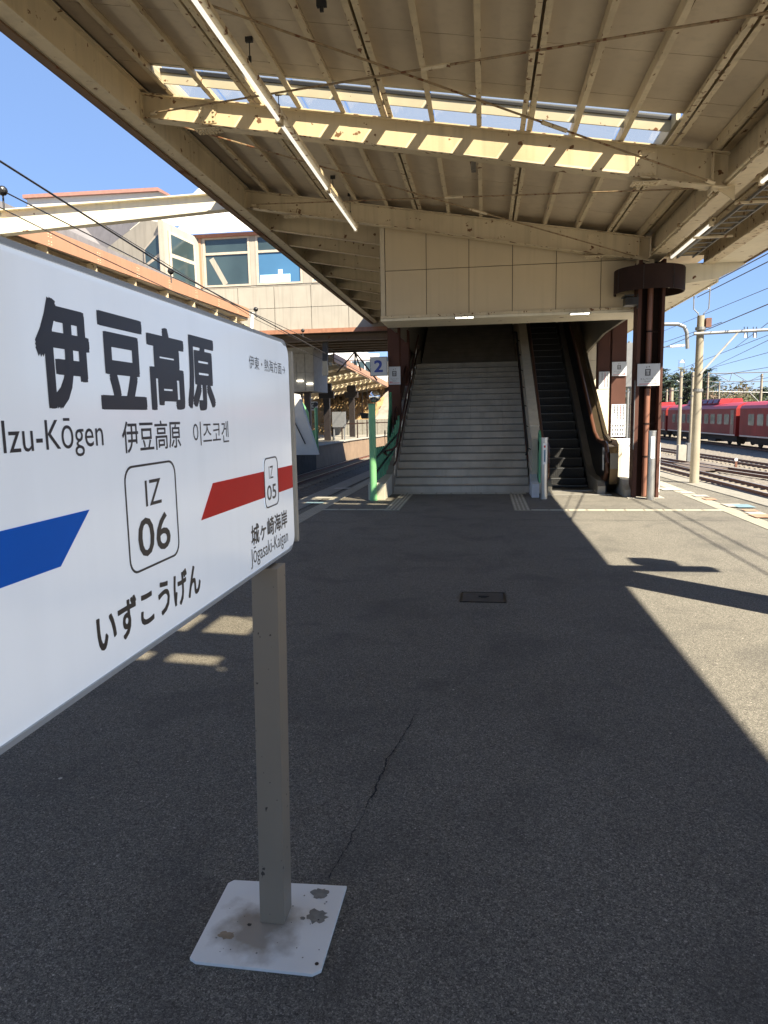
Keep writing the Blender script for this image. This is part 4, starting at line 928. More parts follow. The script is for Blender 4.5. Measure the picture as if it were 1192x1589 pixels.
def track(label, cpts, z, gauge=.96, sl_range=None, pitch=.62, name='railway_track'):
    t = thing(name, label, 'railway track', (cpts[0][0], cpts[0][1], z)); C = spline(cpts, 10)
    for s_ in (-1, 1):
        P = []
        for i, p in enumerate(C):
            d = (C[min(i + 1, len(C) - 1)] - C[max(0, i - 1)]).normalized(); P.append(p + Vector((d.y, -d.x)) * gauge / 2 * s_)
        rl = obj('rail', railmesh(P, z), rail_m, t)
        hm = MB(); pts = []
        for i, p in enumerate(P):
            d = (P[min(i + 1, len(P) - 1)] - P[max(0, i - 1)]).normalized(); r = Vector((d.y, -d.x)); pts += [(p.x - r.x * .032, p.y - r.y * .032, z + .002), (p.x + r.x * .032, p.y + r.y * .032, z + .002)]
        hm.add(pts, [(2 * i, 2 * i + 1, 2 * i + 3, 2 * i + 2) for i in range(len(P) - 1)]); obj('rail_head', hm, railtop, rl)
    if sl_range:
        acc = 0; src = None; cnt = 0
        for i in range(len(C) - 1):
            L_ = (C[i + 1] - C[i]).length; d = (C[i + 1] - C[i]).normalized()
            while acc < L_:
                p = C[i] + d * acc
                if sl_range[0] < p.y < sl_range[1] and cnt < 70:
                    if src is None:
                        src = obj('sleeper', MB().box(-.95, .95, -.11, .11, -.19, -.122), sleeper_m, None); o_ = src
                    else: o_ = src.copy(); col.objects.link(o_)
                    o_.parent = t; o_.location = Vector((p.x, p.y, z)) - t.location; o_.rotation_euler.z = math.atan2(-d.x, d.y) ; cnt += 1
                acc += pitch
            acc -= L_
    return t
ZR = -1.05
track('dark pair of rails in the shade between the two platforms on the left', [(-8.0, -15), (-8.05, 5), (-8.08, 20), (-8.0, 30), (-7.55, 44), (-6.6, 60), (-4.6, 85)], ZR, .95, (14, 55))
# ballast: displaced gravel beds
def bed(name, xa, xb, ya, yb, z, nx, ny, amp, m, fn=None, sc_=3.):
    mb = MB(); 
    for j in range(ny + 1):
        y = ya + (yb - ya) * (j / ny) ** 1.25
        x0_, x1_ = (xa(y) if callable(xa) else xa), (xb(y) if callable(xb) else xb)
        for i in range(nx + 1):
            x = x0_ + (x1_ - x0_) * i / nx
            h = noise.noise(Vector((x * sc_, y * sc_, 0))) * amp + noise.noise(Vector((x * sc_ * 3.7, y * sc_ * 3.7, 5))) * amp * .8
            mb.v.append((x, y, z + h + (fn(x, y) if fn else 0)))
    mb.f = [(j * (nx + 1) + i, j * (nx + 1) + i + 1, (j + 1) * (nx + 1) + i + 1, (j + 1) * (nx + 1) + i) for j in range(ny) for i in range(nx)]
    return obj(name, mb, m, kind='stuff')
def opp(y): return (-9.35 if y < 26 else -9.35 + (y - 26) * .028 if y < 46 else -8.79 + (y - 46) * .10)
bed('ballast', lambda y: opp(y) + .02, lambda y: lerp_edge(LEDGE, min(y, 49)) - .01, 6, 70, ZR - .17, 60, 260, .03, mat('dark_ballast', (.085, .075, .065), .95, var=.4, vscale=9, bump=1., bscale=22, speck=11))  # left bed has a darker colour than the right one
# platform one
OP = [(opp(y), y) for y in (-12, 10, 26, 36, 46, 58, 75)]
struct('platform_one', MB().prism([(opp(y), y, YARD - .1) for y in (-12, 10, 26, 37.4)] + [(-26, 37.4, YARD - .1), (-26, -12, YARD - .1)], (0, 0, -YARD + .1)), mat('shaded_platform_wall', (.045, .038, .032), .95, var=.35, vscale=2, bump=.4, bscale=8))  # overpass shadow put into the wall as a near-black colour up to the split
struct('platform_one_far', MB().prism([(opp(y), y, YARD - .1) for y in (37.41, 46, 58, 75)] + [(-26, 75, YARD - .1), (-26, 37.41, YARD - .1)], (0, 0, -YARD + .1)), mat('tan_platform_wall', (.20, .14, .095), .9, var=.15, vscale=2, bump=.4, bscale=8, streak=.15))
struct('platform_one_paving', MB().add([(x, y, .004) for x, y in OP] + [(-26, 75, .004), (-26, -12, .004)], [tuple(range(9))]), mat('pale_platform_paving', (.23, .215, .18), .85, var=.12, vscale=2))
cop = thing('platform_one_edge', '', '', kind='structure')
y = 14.
while y < 70:
    obj('coping_stone', MB().hexa([(opp(y + .01) - .5, y + .01, .006), (opp(y + .01) + .08, y + .01, .006), (opp(y + .95) + .08, y + .95, .006), (opp(y + .95) - .5, y + .95, .006), (opp(y + .01) - .5, y + .01, .05), (opp(y + .01) + .08, y + .01, .05), (opp(y + .95) + .08, y + .95, .05), (opp(y + .95) - .5, y + .95, .05)]), concrete, cop); y += .97
# roof of platform one: near part up to the overpass
lc = thing('opposite_canopy', 'salmon edged platform roof across the left track with open beams underneath', 'canopy', (-9.7, 14, 0))
for ya in range(4, 29, 5):
    yb = min(ya + 5, 28.9)
    fz = lambda y_: (y_ - 17) * .016
    obj('fascia_board', MB().hexa([(-9.68, ya + .006, 5.50 + fz(ya)), (-9.62, ya + .006, 5.50 + fz(ya)), (-9.62, yb - .006, 5.50 + fz(yb)), (-9.68, yb - .006, 5.50 + fz(yb)), (-9.68, ya + .006, 5.88 + fz(ya)), (-9.62, ya + .006, 5.88 + fz(ya)), (-9.62, yb - .006, 5.88 + fz(yb)), (-9.68, yb - .006, 5.88 + fz(yb))]), orangef, lc)
for y in [5 + 2.05 * k for k in range(12)]:
    fs = MB()
    for dz in (.12, .18, .28, .34):
        for dy in (-.05, .05): fs.box(-9.619, -9.612, y + dy - .012, y + dy + .012, 5.42 + dz + fz(y), 5.445 + dz + fz(y))
    obj('bolt', fs, cream_r, lc)
    if y < 28.5:
        obj('cross_beam', MB().ibeam((-9.69, y, 5.55), (-9.69, y, 5.32), (-16, y, 4.85), (-16, y, 4.55), .14), cream, lc)
        obj('lamp_recess', MB().box(-10.9, -10.15, y + .55, y + 1.5, 5.24, 5.30), black, lc)
obj('roof_slab', MB().hexa([(-16, 4, 4.9), (-9.69, 4, 5.60), (-9.69, 28.9, 5.60), (-16, 28.9, 4.9), (-16, 4, 5.0), (-9.69, 4, 5.70), (-9.69, 28.9, 5.70), (-16, 28.9, 5.0)]), deckm, lc)
for X in (-10.0, -10.6, -11.2, -11.8, -12.4, -13.): obj('rafter', MB().box(X - .04, X + .04, 4, 28.9, 5.48 + (X + 9.69) * .111, 5.56 + (X + 9.69) * .111), cream, lc)
obj('roof_edge', MB().hexa([(-10.3, 4, 6.0), (-9.70, 4, 5.87), (-9.70, 28.9, 5.87), (-10.3, 28.9, 6.0), (-10.3, 4, 6.22), (-9.72, 4, 6.05), (-9.72, 28.9, 6.05), (-10.3, 28.9, 6.22)]).box(-10.35, -10.3, 4, 28.9, 6.0, 6.26), greyroof, lc)
obj('end_bracket', MB().prism([(-9.69, 28.4, 5.4), (-9.69, 28.9, 5.4), (-9.69, 28.9, 5.0)], (-.5, 0, 0)), cream, lc)
# connecting beam across the track
ccb = thing('track_beam', 'long sunlit cream steel beam spanning the left track between the two roofs', 'beam', (-7, 13.6, 5.5))
obj('beam', MB().ibeam((-4.78, 13.6, 5.86), (-4.78, 13.6, 5.54), (-9.60, 13.6, 5.80), (-9.60, 13.6, 5.33), .20, .02, .014), cream_c, ccb)
obj('end_plate', MB().box(-9.612, -9.602, 13.48, 13.72, 5.30, 5.84), cream_c, ccb)
# the overpass building
ov = thing('overpass_building', 'pale panelled station building bridging the tracks with big windows and a white roof', 'building', (-7, 30, 5.1))
FX0, FX1, FY = -12.2, 3.0, 30.35
win = [(318, 387, 366, 444), (399, 468, 364, 441), (484, 560, 362, 438)]
wz0, wz1 = 7.25, 9.30
wins = []
for k, (a0, a1, b0, b1) in enumerate(win):
    p, q = at(a0, b1, Y=FY), at(a1, b0, Y=FY); wins.append((p.x, q.x))
row = 5.42; pxs = [FX0 + k * 1.62 for k in range(7)]
for r_ in range(2):
    for c_ in range(6):
        z0 = 5.335 + r_ * .93
        obj('wall_panel', MB().box(pxs[c_] + .012, pxs[c_ + 1] - .012, FY, FY + .06, z0 + .01, z0 + .92), wallgrey, ov)
obj('wall_core', MB().box(FX0 + .02, FX1, FY + .065, FY + .15, 5.2, wz0 - .06), wallgrey, ov)
edges = [FX0] + [v for w_ in wins for v in w_] + [FX1]
for x0_, x1_ in zip(edges[::2], edges[1::2]):
    if x1_ > x0_ + .05: obj('wall_pier', MB().box(x0_ + .01, x1_ - .01, FY - .02, FY + .12, wz0, wz1), wallgrey, ov)
obj('corner_post', MB().box(wins[0][0] - .30, wins[0][0] - .08, FY - .05, FY - .021, wz0 - .02, wz1), orangef, ov)
obj('sill_band', MB().box(FX0, FX1, FY - .0, FY + .12, 7.17, wz0 - .004), wallgrey, ov)
frm = mat('window_frame_tan', (.38, .33, .27), .5)
for k, (x0_, x1_) in enumerate(wins):
    wn = obj('window', MB().box(x0_, x0_ + .10, FY - .03, FY + .08, wz0 + .0, wz1).box(x1_ - .10, x1_, FY - .03, FY + .08, wz0, wz1).box(x0_ + .101, x1_ - .101, FY - .03, FY + .08, wz0, wz0 + .08).box(x0_ + .101, x1_ - .101, FY - .03, FY + .08, wz0 + 1.33, wz0 + 1.43).box(x0_ + .101, x1_ - .101, FY - .03, FY + .08, wz1 - .07, wz1), frm, ov)
    obj('pane', MB().box(x0_ + .102, x1_ - .102, FY + .02, FY + .03, wz0 + .082, wz0 + 1.328), winsky if k else winm, wn)
    obj('pane', MB().box(x0_ + .102, x1_ - .102, FY + .02, FY + .03, wz0 + 1.432, wz1 - .072), winm, wn)
    if k == 0: obj('stair_brace', MB().bar((x0_ + .35, FY + .012, wz0 + 1.2), (x0_ + .95, FY + .012, wz0 + .1), .22, .01, (0, 1, 0)), wallgrey, wn)
    if k == 1: obj('painted_reflection', MB().box(x0_ + .15, x1_ - .55, FY + .008, FY + .015, wz0 + .10, wz0 + .42).box(x0_ + .95, x0_ + 1.15, FY + .008, FY + .015, wz0 + .42, wz0 + .62), mat('pale_blue_reflection', (.45, .66, .80), .3), wn)  # flat pale panels painted in as a bright reflection in the glass
obj('eave_trim', MB().box(FX0 - .2, FX1, FY - .16, FY + .3, wz1 + .002, wz1 + .13), mat('brown_eave', (.30, .13, .08), .6), ov)
obj('lower_trim', MB().box(FX0, FX1, FY - .10, FY + .10, 5.16, 5.33), mat('brown_band', (.26, .12, .07), .6, streak=.2), ov)
obj('roof', MB().prism([(FX0 - 1.0, FY - .3, wz1 + .135), (FX0 - 1.0, FY + 5.5, 13.2), (FX0 - 1.0, FY + 5.5, 13.3), (FX0 - 1.0, FY - .3, wz1 + .24)], (13.8, 0, 0)).prism([(FX0 - 1.9, FY + .6, wz1 + .75), (FX0 - 1.9, FY + 5.5, 13.2), (FX0 - 1.9, FY + 5.5, 13.3), (FX0 - 1.9, FY + .6, wz1 + .85)], (.89, 0, 0)), whiteroof, ov)
ra, rb_, rc_ = at(42, 309, Y=34), at(248, 298, Y=34), at(264, 306, Y=34)
obj('ridge_wall', MB().prism([(ra.x, 34, 9.8), (rc_.x, 34, 9.8), tuple(rc_), tuple(rb_), tuple(ra)], (0, .3, 0)), whiteroof, ov)
obj('ridge_cap', MB().prism([tuple(ra + Vector((-.1, -.2, .0))), tuple(rb_ + Vector((0, -.2, 0))), tuple(rc_ + Vector((0, -.2, .0))), tuple(rc_ + Vector((0, -.2, .12))), tuple(rb_ + Vector((0, -.2, .16))), tuple(ra + Vector((-.1, -.2, .16)))], (0, .6, 0)), mat('brown_ridge', (.30, .15, .12), .6), ov)
obj('side_wall', MB().box(FX0 - .1, FX0, FY, 37, 5.2, wz1), wallgrey, ov)
obj('deck_slab', MB().box(-18, FX1, FY + .151, 37, 5.14, 5.30), interior, ov)
for k in range(6): obj('deck_beam', MB().ibeam((-18, FY + .5 + k * 1.15, 5.13), (-18, FY + .5 + k * 1.15, 4.86), (-2.0, FY + .5 + k * 1.15, 5.13), (-2.0, FY + .5 + k * 1.15, 4.86), .25, .03, .02), mat('dark_soffit_steel', (.15, .11, .075), .7, rust=.5, rscale=5), ov)
obj('body', MB().box(FX0 + .05, FX1, FY + 3.0, 37, 5.31, 9.2), interior, ov)
# faceted corner bay with its slate roof
P_ = at(257, 430, Y=28.6); PX = P_.x; bz0 = 6.0
Lp, Pp, Rp = Vector((PX - 3.3, 30.6, 0)), Vector((PX, 28.6, 0)), Vector((FX0 + .0, FY + .0, 0))
def vwall(p, q, z0, zp, zq, m, par, nm, th=.1): 
    d = (q - p).normalized(); nrm = Vector((d.y, -d.x, 0)) * th
    return obj(nm, MB().prism([(p.x, p.y, z0), (q.x, q.y, z0), (q.x, q.y, zq), (p.x, p.y, zp)], -nrm), m, par)
zpk = at(253, 342, Y=28.6).z
G1, G2, G3 = at(165, 386, Y=29.9), at(222, 341, Y=29.0), at(253, 345, Y=28.6)
obj('bay_wall', MB().prism([(G1.x, 29.9, bz0), (G2.x, 29.0, bz0), (G3.x, 28.6, bz0), tuple(G3), tuple(G2), tuple(G1)], (.05, .15, 0)), wallgrey, ov); vwall(Pp, Rp, bz0, zpk, wz1, wallgrey, ov, 'bay_wall')
def baywin(p, q, t0, t1, za, zb_a, zb_b):
    A, B = p.lerp(q, t0), p.lerp(q, t1); d = (q - p).normalized(); nn = Vector((d.y, -d.x, 0))
    wn = obj('window', MB().prism([tuple(A + Vector((0, 0, za)) + nn * .01), tuple(B + Vector((0, 0, za)) + nn * .01), tuple(B + Vector((0, 0, zb_b)) + nn * .01), tuple(A + Vector((0, 0, zb_a)) + nn * .01)], nn * .05), frm, ov)
    h = .09
    def pane(f0, f1, z0f, z1f):
        a_, b_ = A.lerp(B, f0), A.lerp(B, f1)
        zt_ = lambda f: zb_a + (zb_b - zb_a) * f
        obj('pane', MB().prism([tuple(a_ + Vector((0, 0, za + (zt_(f0) - za) * z0f)) + nn * .061), tuple(b_ + Vector((0, 0, za + (zt_(f1) - za) * z0f)) + nn * .061), tuple(b_ + Vector((0, 0, za + (zt_(f1) - za) * z1f)) + nn * .061), tuple(a_ + Vector((0, 0, za + (zt_(f0) - za) * z1f)) + nn * .061)], nn * .005), winm, wn)
    pane(.08, .92, .05, .55); pane(.08, .92, .62, .95)
    return wn
Lp = Vector((G2.x + (G2.x - G3.x) * 1.0, 29.0 + .4, 0)); baywin(Lp, Vector((G3.x, 28.6, 0)), .50, .93, 7.0, zpk - 1.0, zpk - .35); baywin(Pp, Rp, .12, .85, 7.0, zpk - .35, wz1 - .25)
obj('bay_trim', MB().bar(Pp + Vector((-.06, -.06, bz0)), Pp + Vector((-.06, -.06, zpk)), .16, .16, (0, 1, 0)), wallgrey, ov)
sl = [at(218, 334, Y=33.5), at(224, 338, Y=29.05), at(163, 388, Y=29.95), at(90, 352, Y=30.2), at(40, 322, Y=33.5)]
obj('bay_roof', MB().prism([tuple(q) for q in sl], (0, .02, .10)), greyroof, ov)
obj('bay_base', MB().box(G1.x + .2, FX0 - .11, 30.8, 37, 5.31, zpk - 1.3), wallgrey, ov)
dp = obj('drain_pipe', MB().tube([at(392, 485, Y=29.3), at(390, 515, Y=29.3)], .07, 10), white, ov)

# stair and grey box on platform one
gb = thing('opposite_stair_box', 'grey panelled box with two strip lights over the opposite stairs', 'stairwell', (-7.5, 28, 3))
GY = 34.
p0, p1 = at(448, 608, Y=GY), at(486, 548, Y=GY)
w3 = (p1.x - p0.x) / 3
bw = mat('shaded_box_panel', (.36, .35, .33), .7)
for c_ in range(3):
    for r_ in range(2): obj('panel', MB().box(p0.x + c_ * w3 + .008, p0.x + (c_ + 1) * w3 - .008, GY, GY + .05, p0.z + r_ * (p1.z - p0.z) / 2 + .01, p0.z + (r_ + 1) * (p1.z - p0.z) / 2 - .01), bw, gb)
obj('box_core', MB().box(p0.x - 2.5, p1.x, GY + .06, GY + 3, p0.z, p1.z + .3), bw, gb)
for px in (466, 481):
    q = at(px, 591 + (px - 466) * .3, Y=GY); obj('strip_light', MB().box(q.x - .15, q.x + .15, GY - .06, GY - .001, q.z - .03, q.z + .03), litwhite, gb)
ow = thing('opposite_stair', 'white sloping parapet of the opposite stairs with green fence boards', 'staircase', (-8.5, 30, 0))
PY_ = 29.3
a1, a2, a3, a4 = at(452, 610, Y=PY_), at(463, 612, Y=PY_), at(493, 688, Y=PY_), at(440, 700, Y=PY_)
obj('parapet', MB().prism([(a1.x, PY_, a1.z), (a2.x, PY_, a2.z), (a3.x, PY_, .005), (a4.x - .5, PY_, .005)], (0, .3, 0)), whiteroof, ow)
obj('handrail', MB().bar(at(455, 650, Y=29.25), at(474, 689, Y=29.25), .04, .04), black, ow)
for (u0, v0, u1, v1, u2, v2) in ((466, 618, 479, 640, 481, 672), (481, 668, 489, 668, 490, 690)):
    A, B, C_ = at(u0, v0, Y=31.5), at(u1, v1, Y=31.5), at(u2, v2, Y=31.5)
    obj('fence_board', MB().prism([(A.x, 31.5, A.z), (B.x, 31.5, B.z), (C_.x, 31.5, C_.z), (A.x + .25, 31.5, C_.z)], (0, .04, 0)), green_l, ow)
q = at(492, 690, Y=31.2); gp2 = thing('green_post', 'thin pale green post standing by the opposite white stair wall', 'post', (q.x, 31.2, 0))
obj('shaft', MB().tube([(q.x, 31.2, .005), (q.x, 31.2, 2.0)], .075, 12), green_l, gp2, smooth=True); obj('knob', MB().disc((q.x, 31.15, 2.15), .1, .05, 'y', 14), black, gp2)
for px, lab in ((463, 'dark brown column under the opposite grey box, left one'), (476, 'dark brown column under the opposite grey box, right one')):
    q = at(px, 606, Y=35); c = thing('brown_column', lab, 'column', (q.x, 35, 0)); obj('shaft', MB().box(q.x - .15, q.x + .15, 35, 35.3, .005, q.z), mat('brown_near_black', (.02, .011, .009), .5), c); obj('cap', MB().box(q.x - .2, q.x + .2, 34.95, 35.35, q.z - .12, q.z + .02), brown_d, c)
q = at(486, 630, Y=38); s = notice('platform_number_sign', 'tiny white hanging sign with a dark number 3 across the left track', q.x - .22, q.x + .22, q.z - .24, q.z + .24, 38, signm, .1)
lettering('3', 'lettering', s, (q.x - .22, 38, q.z - .24), XV, ZV, (.12, .32, .09, .39), ink, heavy=.012)
# second roof beyond the overpass
fc = thing('far_canopy', 'far salmon edged platform roof with sunlit skylight stripes beyond the overpass', 'canopy', (-9, 38, 0))
C0, C1 = at(490, 549, z=4.75), at(700, 642, Y=110)
C0 = Vector((-8.0, 37.6)); C1 = Vector((-10.3, 82.0)); dr = (C1 - C0).normalized(); nr = Vector((-dr.y, dr.x))   # nr points left
for k in range(8):
    A, B = C0.lerp(C1, k / 8 + .001), C0.lerp(C1, (k + 1) / 8 - .001)
    obj('fascia_board', MB().hexa([(A.x, A.y, 4.50), (A.x + .06, A.y, 4.50), (B.x + .06, B.y, 4.50), (B.x, B.y, 4.50), (A.x, A.y, 4.95), (A.x + .06, A.y, 4.95), (B.x + .06, B.y, 4.95), (B.x, B.y, 4.95)]), orangef, fc)
nb_ = 11
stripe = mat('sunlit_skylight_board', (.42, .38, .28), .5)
for k in range(nb_):
    A = C0.lerp(C1, k / (nb_ - 1)); B = A + nr * 7.5
    obj('cross_beam', MB().ibeam((A.x - .05, A.y, 4.72), (A.x - .05, A.y, 4.48), (B.x, B.y, 3.55), (B.x, B.y, 3.2), .15), cream, fc)
for k in range(nb_ - 1):
    A, B = C0.lerp(C1, k / (nb_ - 1)), C0.lerp(C1, (k + 1) / (nb_ - 1)); gap = .28 if k in (0, 2, 4, 6, 8) else 0.
    A2 = A.lerp(B, 1 - gap); A3, A4 = A + nr * 7.5, A2 + nr * 7.5
    obj('roof_sheet', MB().hexa([(A.x - .01, A.y, 4.84), (A2.x - .01, A2.y, 4.84), (A4.x, A4.y, 3.66), (A3.x, A3.y, 3.66), (A.x - .01, A.y, 4.90), (A2.x - .01, A2.y, 4.90), (A4.x, A4.y, 3.72), (A3.x, A3.y, 3.72)]), deckm, fc)
    if gap:
        for j in range(18):
            u = A2 + nr * (.4 + j * .4)
            obj('skylight_rib', MB().bar((u.x, u.y, 4.78 - (.4 + j * .4) * .157), (u.x + dr.x * 1.2, u.y + dr.y * 1.2, 4.78 - (.4 + j * .4) * .157), .10, .22), stripe, fc)
for j in range(9):
    A, B = C0 + nr * (.8 * j + .5), C1 + nr * (.8 * j + .5); obj('rafter', MB().bar((A.x, A.y, 4.76 - (.8 * j + .5) * .157), (B.x, B.y, 4.76 - (.8 * j + .5) * .157), .07, .1), cream, fc)
darkcol = mat('shade_black_brown', (.012, .008, .007), .5)  # canopy shade put into the column colour as near black
for px, yy, lab in ((506, 46, 'dark T-headed canopy column across the left track, nearer one'), (545, 54, 'dark T-headed canopy column across the left track, farther one')):
    q = at(px, 612, Y=yy); c = thing('tee_column', lab, 'column', (q.x, yy, 0)); obj('shaft', MB().box(q.x - .20, q.x + .20, yy, yy + .35, .005, q.z - .26), darkcol, c); obj('head', MB().box(q.x - .50, q.x + .50, yy, yy + .35, q.z - .25, q.z + .2), darkcol, c); obj('cap', MB().box(q.x - .34, q.x + .34, yy + .02, yy + .33, q.z + .21, q.z + .7), darkcol, c)
# platform furniture on platform one
for k, px in enumerate((517, 531, 555, 570)):
    q = at(px, 684, Y=47 + k * 2); c = thing('fence_post', 'thin dark railing post %s' % {517: 'beside the nearer T-headed column', 531: 'by the small grey cabinet', 555: 'right of the farther T-headed column', 570: 'closest to the round green mirror post'}[px], 'fence post', (q.x, q.y, 0), group='thin railing posts on the far left platform'); obj('post', MB().box(q.x - .04, q.x + .04, q.y, q.y + .08, .005, 1.3), brown_d, c); obj('rail', MB().box(q.x - .04, q.x + 1.6, q.y + .081, q.y + .12, 1.05, 1.12), brown_d, c)
q = at(528, 684, Y=46); c = thing('control_cabinet', 'small grey cabinet on legs on the far left platform', 'cabinet', (q.x, 46, 0)); obj('case', MB().box(q.x - .5, q.x + .35, 46, 46.4, .9, 1.9), galv, c)
for dx in (-.42, .27): obj('leg', MB().box(q.x + dx - .04, q.x + dx + .04, 46.1, 46.2, .005, .9), galv, c)
q = at(565, 640, Y=40); c = thing('hanging_monitor', 'dark monitor box hanging on two rods over the left track side', 'monitor', (q.x, 40, q.z)); obj('case', MB().prism([(q.x - .25, 40, q.z), (q.x + .25, 40, q.z - .05), (q.x + .2, 40, q.z - .35), (q.x - .15, 40, q.z - .35)], (0, .4, 0)), black, c)
for dx in (-.12, .16): obj('rod', MB().bar((q.x + dx, 40.2, q.z), (q.x + dx, 40.2, q.z + 1.9), .03, .03, (0, 1, 0)), black, c)
# drop post and insulator arm hanging under the overpass
q0, q1 = at(505, 520, Y=31.2), at(505, 583, Y=31.2)
dpst = thing('drop_post', 'dark drop post hanging below the overpass edge above the left track', 'post', q0)
obj('post', MB().bar(q0, q1, .22, .22, (0, 1, 0)), galv if 0 else mat('dark_grey_steel', (.022, .024, .026), .5), dpst); obj('head', MB().box(q0.x - .3, q0.x + .3, 31.0, 31.4, q0.z - .1, q0.z + .12), black, dpst)
q = at(551, 546, Y=36); c = thing('insulator_bracket', 'dark bracket with insulator arms fixed under the overpass above the track', 'bracket', q)
obj('plate', MB().box(q.x - .9, q.x + 1.0, 36, 36.2, q.z - .02, q.z + .12), black, c)
for (u, v) in ((523, 578), (560, 575), (585, 590), (551, 566)):
    e = at(u, v, Y=35.5); obj('arm', MB().tube([q, e], .04, 6), mat('insulator_brown', (.09, .06, .05), .3), c)

# overhead wires on the left
def wire(pts, label, r=.012, cat='overhead wire', group=None, sag=0, n=10):
    P = [Vector(p) for p in pts]; Q = []
    for i in range(len(P) - 1):
        for k in range(n):
            t = k / n; p = P[i].lerp(P[i + 1], t); p.z -= sag * 4 * t * (1 - t); Q.append(p)
    Q.append(P[-1]); o = obj('overhead_wire', MB().tube(Q, r, 5), wirem); tag(o, label, cat, group); return o
LW = 'overhead wires above the left track'
wire([at(-60, 212, X=-6.9), at(0, 250, X=-6.9), at(265, 418, X=-6.9), at(600, 600, X=-6.9)], 'thickest black overhead wire crossing the blue sky at upper left', .018, group=LW)
wire([at(-30, 275, X=-7.4), at(4, 296, X=-7.4), at(263, 428, X=-7.4), at(395, 487, X=-7.4), at(520, 545, X=-7.4)], 'thin feeder wire held by ball insulators along the salmon roof edge', .012, group=LW)
wire([at(-20, 312, X=-7.6), at(120, 382, X=-7.6), at(395, 512, X=-7.6), at(590, 596, X=-7.6)], 'lower thin wire running just under the salmon roof edge', .010, group=LW)
wire([at(130, 330, X=-7.9), at(400, 497, X=-7.9), at(560, 575, X=-7.9)], 'middle thin wire over the left track between its two neighbours', .009, group=LW)
for (u, v) in ((4, 296), (265, 421), (397, 480), (470, 513)):
    q = at(u, v, X=-7.2); c = thing('ball_insulator', ['black ball insulator at the far left picture edge', 'black ball insulator in front of the grey roof edge', 'black ball insulator near the end of the salmon roof', 'smallest black ball insulator under the overpass wall'][(4, 265, 397, 470).index(u)], 'insulator', q, group='ball insulators on the left wires')
    bm = bmesh.new(); bmesh.ops.create_icosphere(bm, subdivisions=2, radius=.075); me = bpy.data.meshes.new('ball'); bm.to_mesh(me); bm.free(); me.materials.append(black); o = bpy.data.objects.new('ball', me); col.objects.link(o); o.parent = c
    obj('hanger', MB().tube([q, q - Vector((0, 0, .26))], .014, 6), wirem, c)

# hill, retaining wall, far building behind platform one
def hillside(name, x0, x1, y0, y1, zf, nx, ny, m, amp, kind='structure'):
    mb = MB()
    for j in range(ny + 1):
        for i in range(nx + 1):
            x, y = x0 + (x1 - x0) * i / nx, y0 + (y1 - y0) * j / ny
            mb.v.append((x, y, zf(x, y) + noise.noise(Vector((x * .4, y * .4, 2))) * amp + noise.noise(Vector((x * 1.5, y * 1.5, 9))) * amp * .35))
    mb.f = [(j * (nx + 1) + i, j * (nx + 1) + i + 1, (j + 1) * (nx + 1) + i + 1, (j + 1) * (nx + 1) + i) for j in range(ny) for i in range(nx)]
    return obj(name, mb, m, kind=kind)
hillside('hillside', -60, -10.2, 60, 100, lambda x, y: max(-.3, min(4.6, (y - 61) * .30 + (-x - 14) * .05)), 70, 60, grassdry, .35)
hillside('rock_slope', -10.6, 6, 64, 95, lambda x, y: max(-.3, min(6.0, (y - 65) * .42)), 50, 40, rockw, .4)
rnd = random.Random(11); mb = MB()
for k in range(5200):
    x, y = rnd.uniform(-34, -10.5), rnd.uniform(61, 84); z = max(-.3, min(4.6, (y - 61) * .30 + (-x - 14) * .05)); h_ = rnd.uniform(.25, .9); d_ = rnd.uniform(-.3, .3); w_ = rnd.uniform(.05, .16)
    mb.add([(x - w_, y, z - .1), (x + w_, y, z - .1), (x + d_, y - .1, z + h_)], [(0, 1, 2)])
obj('dry_grass', mb, mat('dry_grass_blades', (.30, .205, .095), .95, var=.22, vscale=.7), kind='stuff')
rt = thing('retaining_wall', 'pale concrete retaining wall at the foot of the slope beyond the left platform', 'wall', (-8, 60, 0))
for k in range(12): obj('wall_panel', MB().box(-13 + k * 1.3 + .02, -11.7 + k * 1.3 - .02, 60 + k * .1, 60.3 + k * .1, -1.0, 2.2 - (0 if k > 3 else .9)), mat('retaining_concrete', (.19, .18, .155), .9, var=.15, streak=.2), rt)
fb = thing('far_white_building', 'white flat roofed building far behind the left platform roof', 'building', (-14, 100, 8))
fx0, fx1 = at(535, 560, Y=100).x, at(603, 560, Y=100).x
obj('wall', MB().box(fx0 - 3, fx1 - 1.5, 100, 112, 2, at(560, 553, Y=100).z), white, fb); obj('upper_wall', MB().box(fx0 - 3, fx1 - 4.0, 103, 112, at(560, 553, Y=100).z, at(560, 541, Y=100).z), white, fb); obj('parapet', MB().box(fx0 - 3.2, fx1 - 1.3, 99.8, 100, at(560, 558, Y=100).z, at(560, 553, Y=100).z + .3), white, fb)
for k in range(4):
    q = at(551 + k * 10.5, 569, Y=99.9); wn = obj('window', MB().box(q.x - .38, q.x + .38, 99.88, 99.99, q.z - .7, q.z + .7), winm, fb)

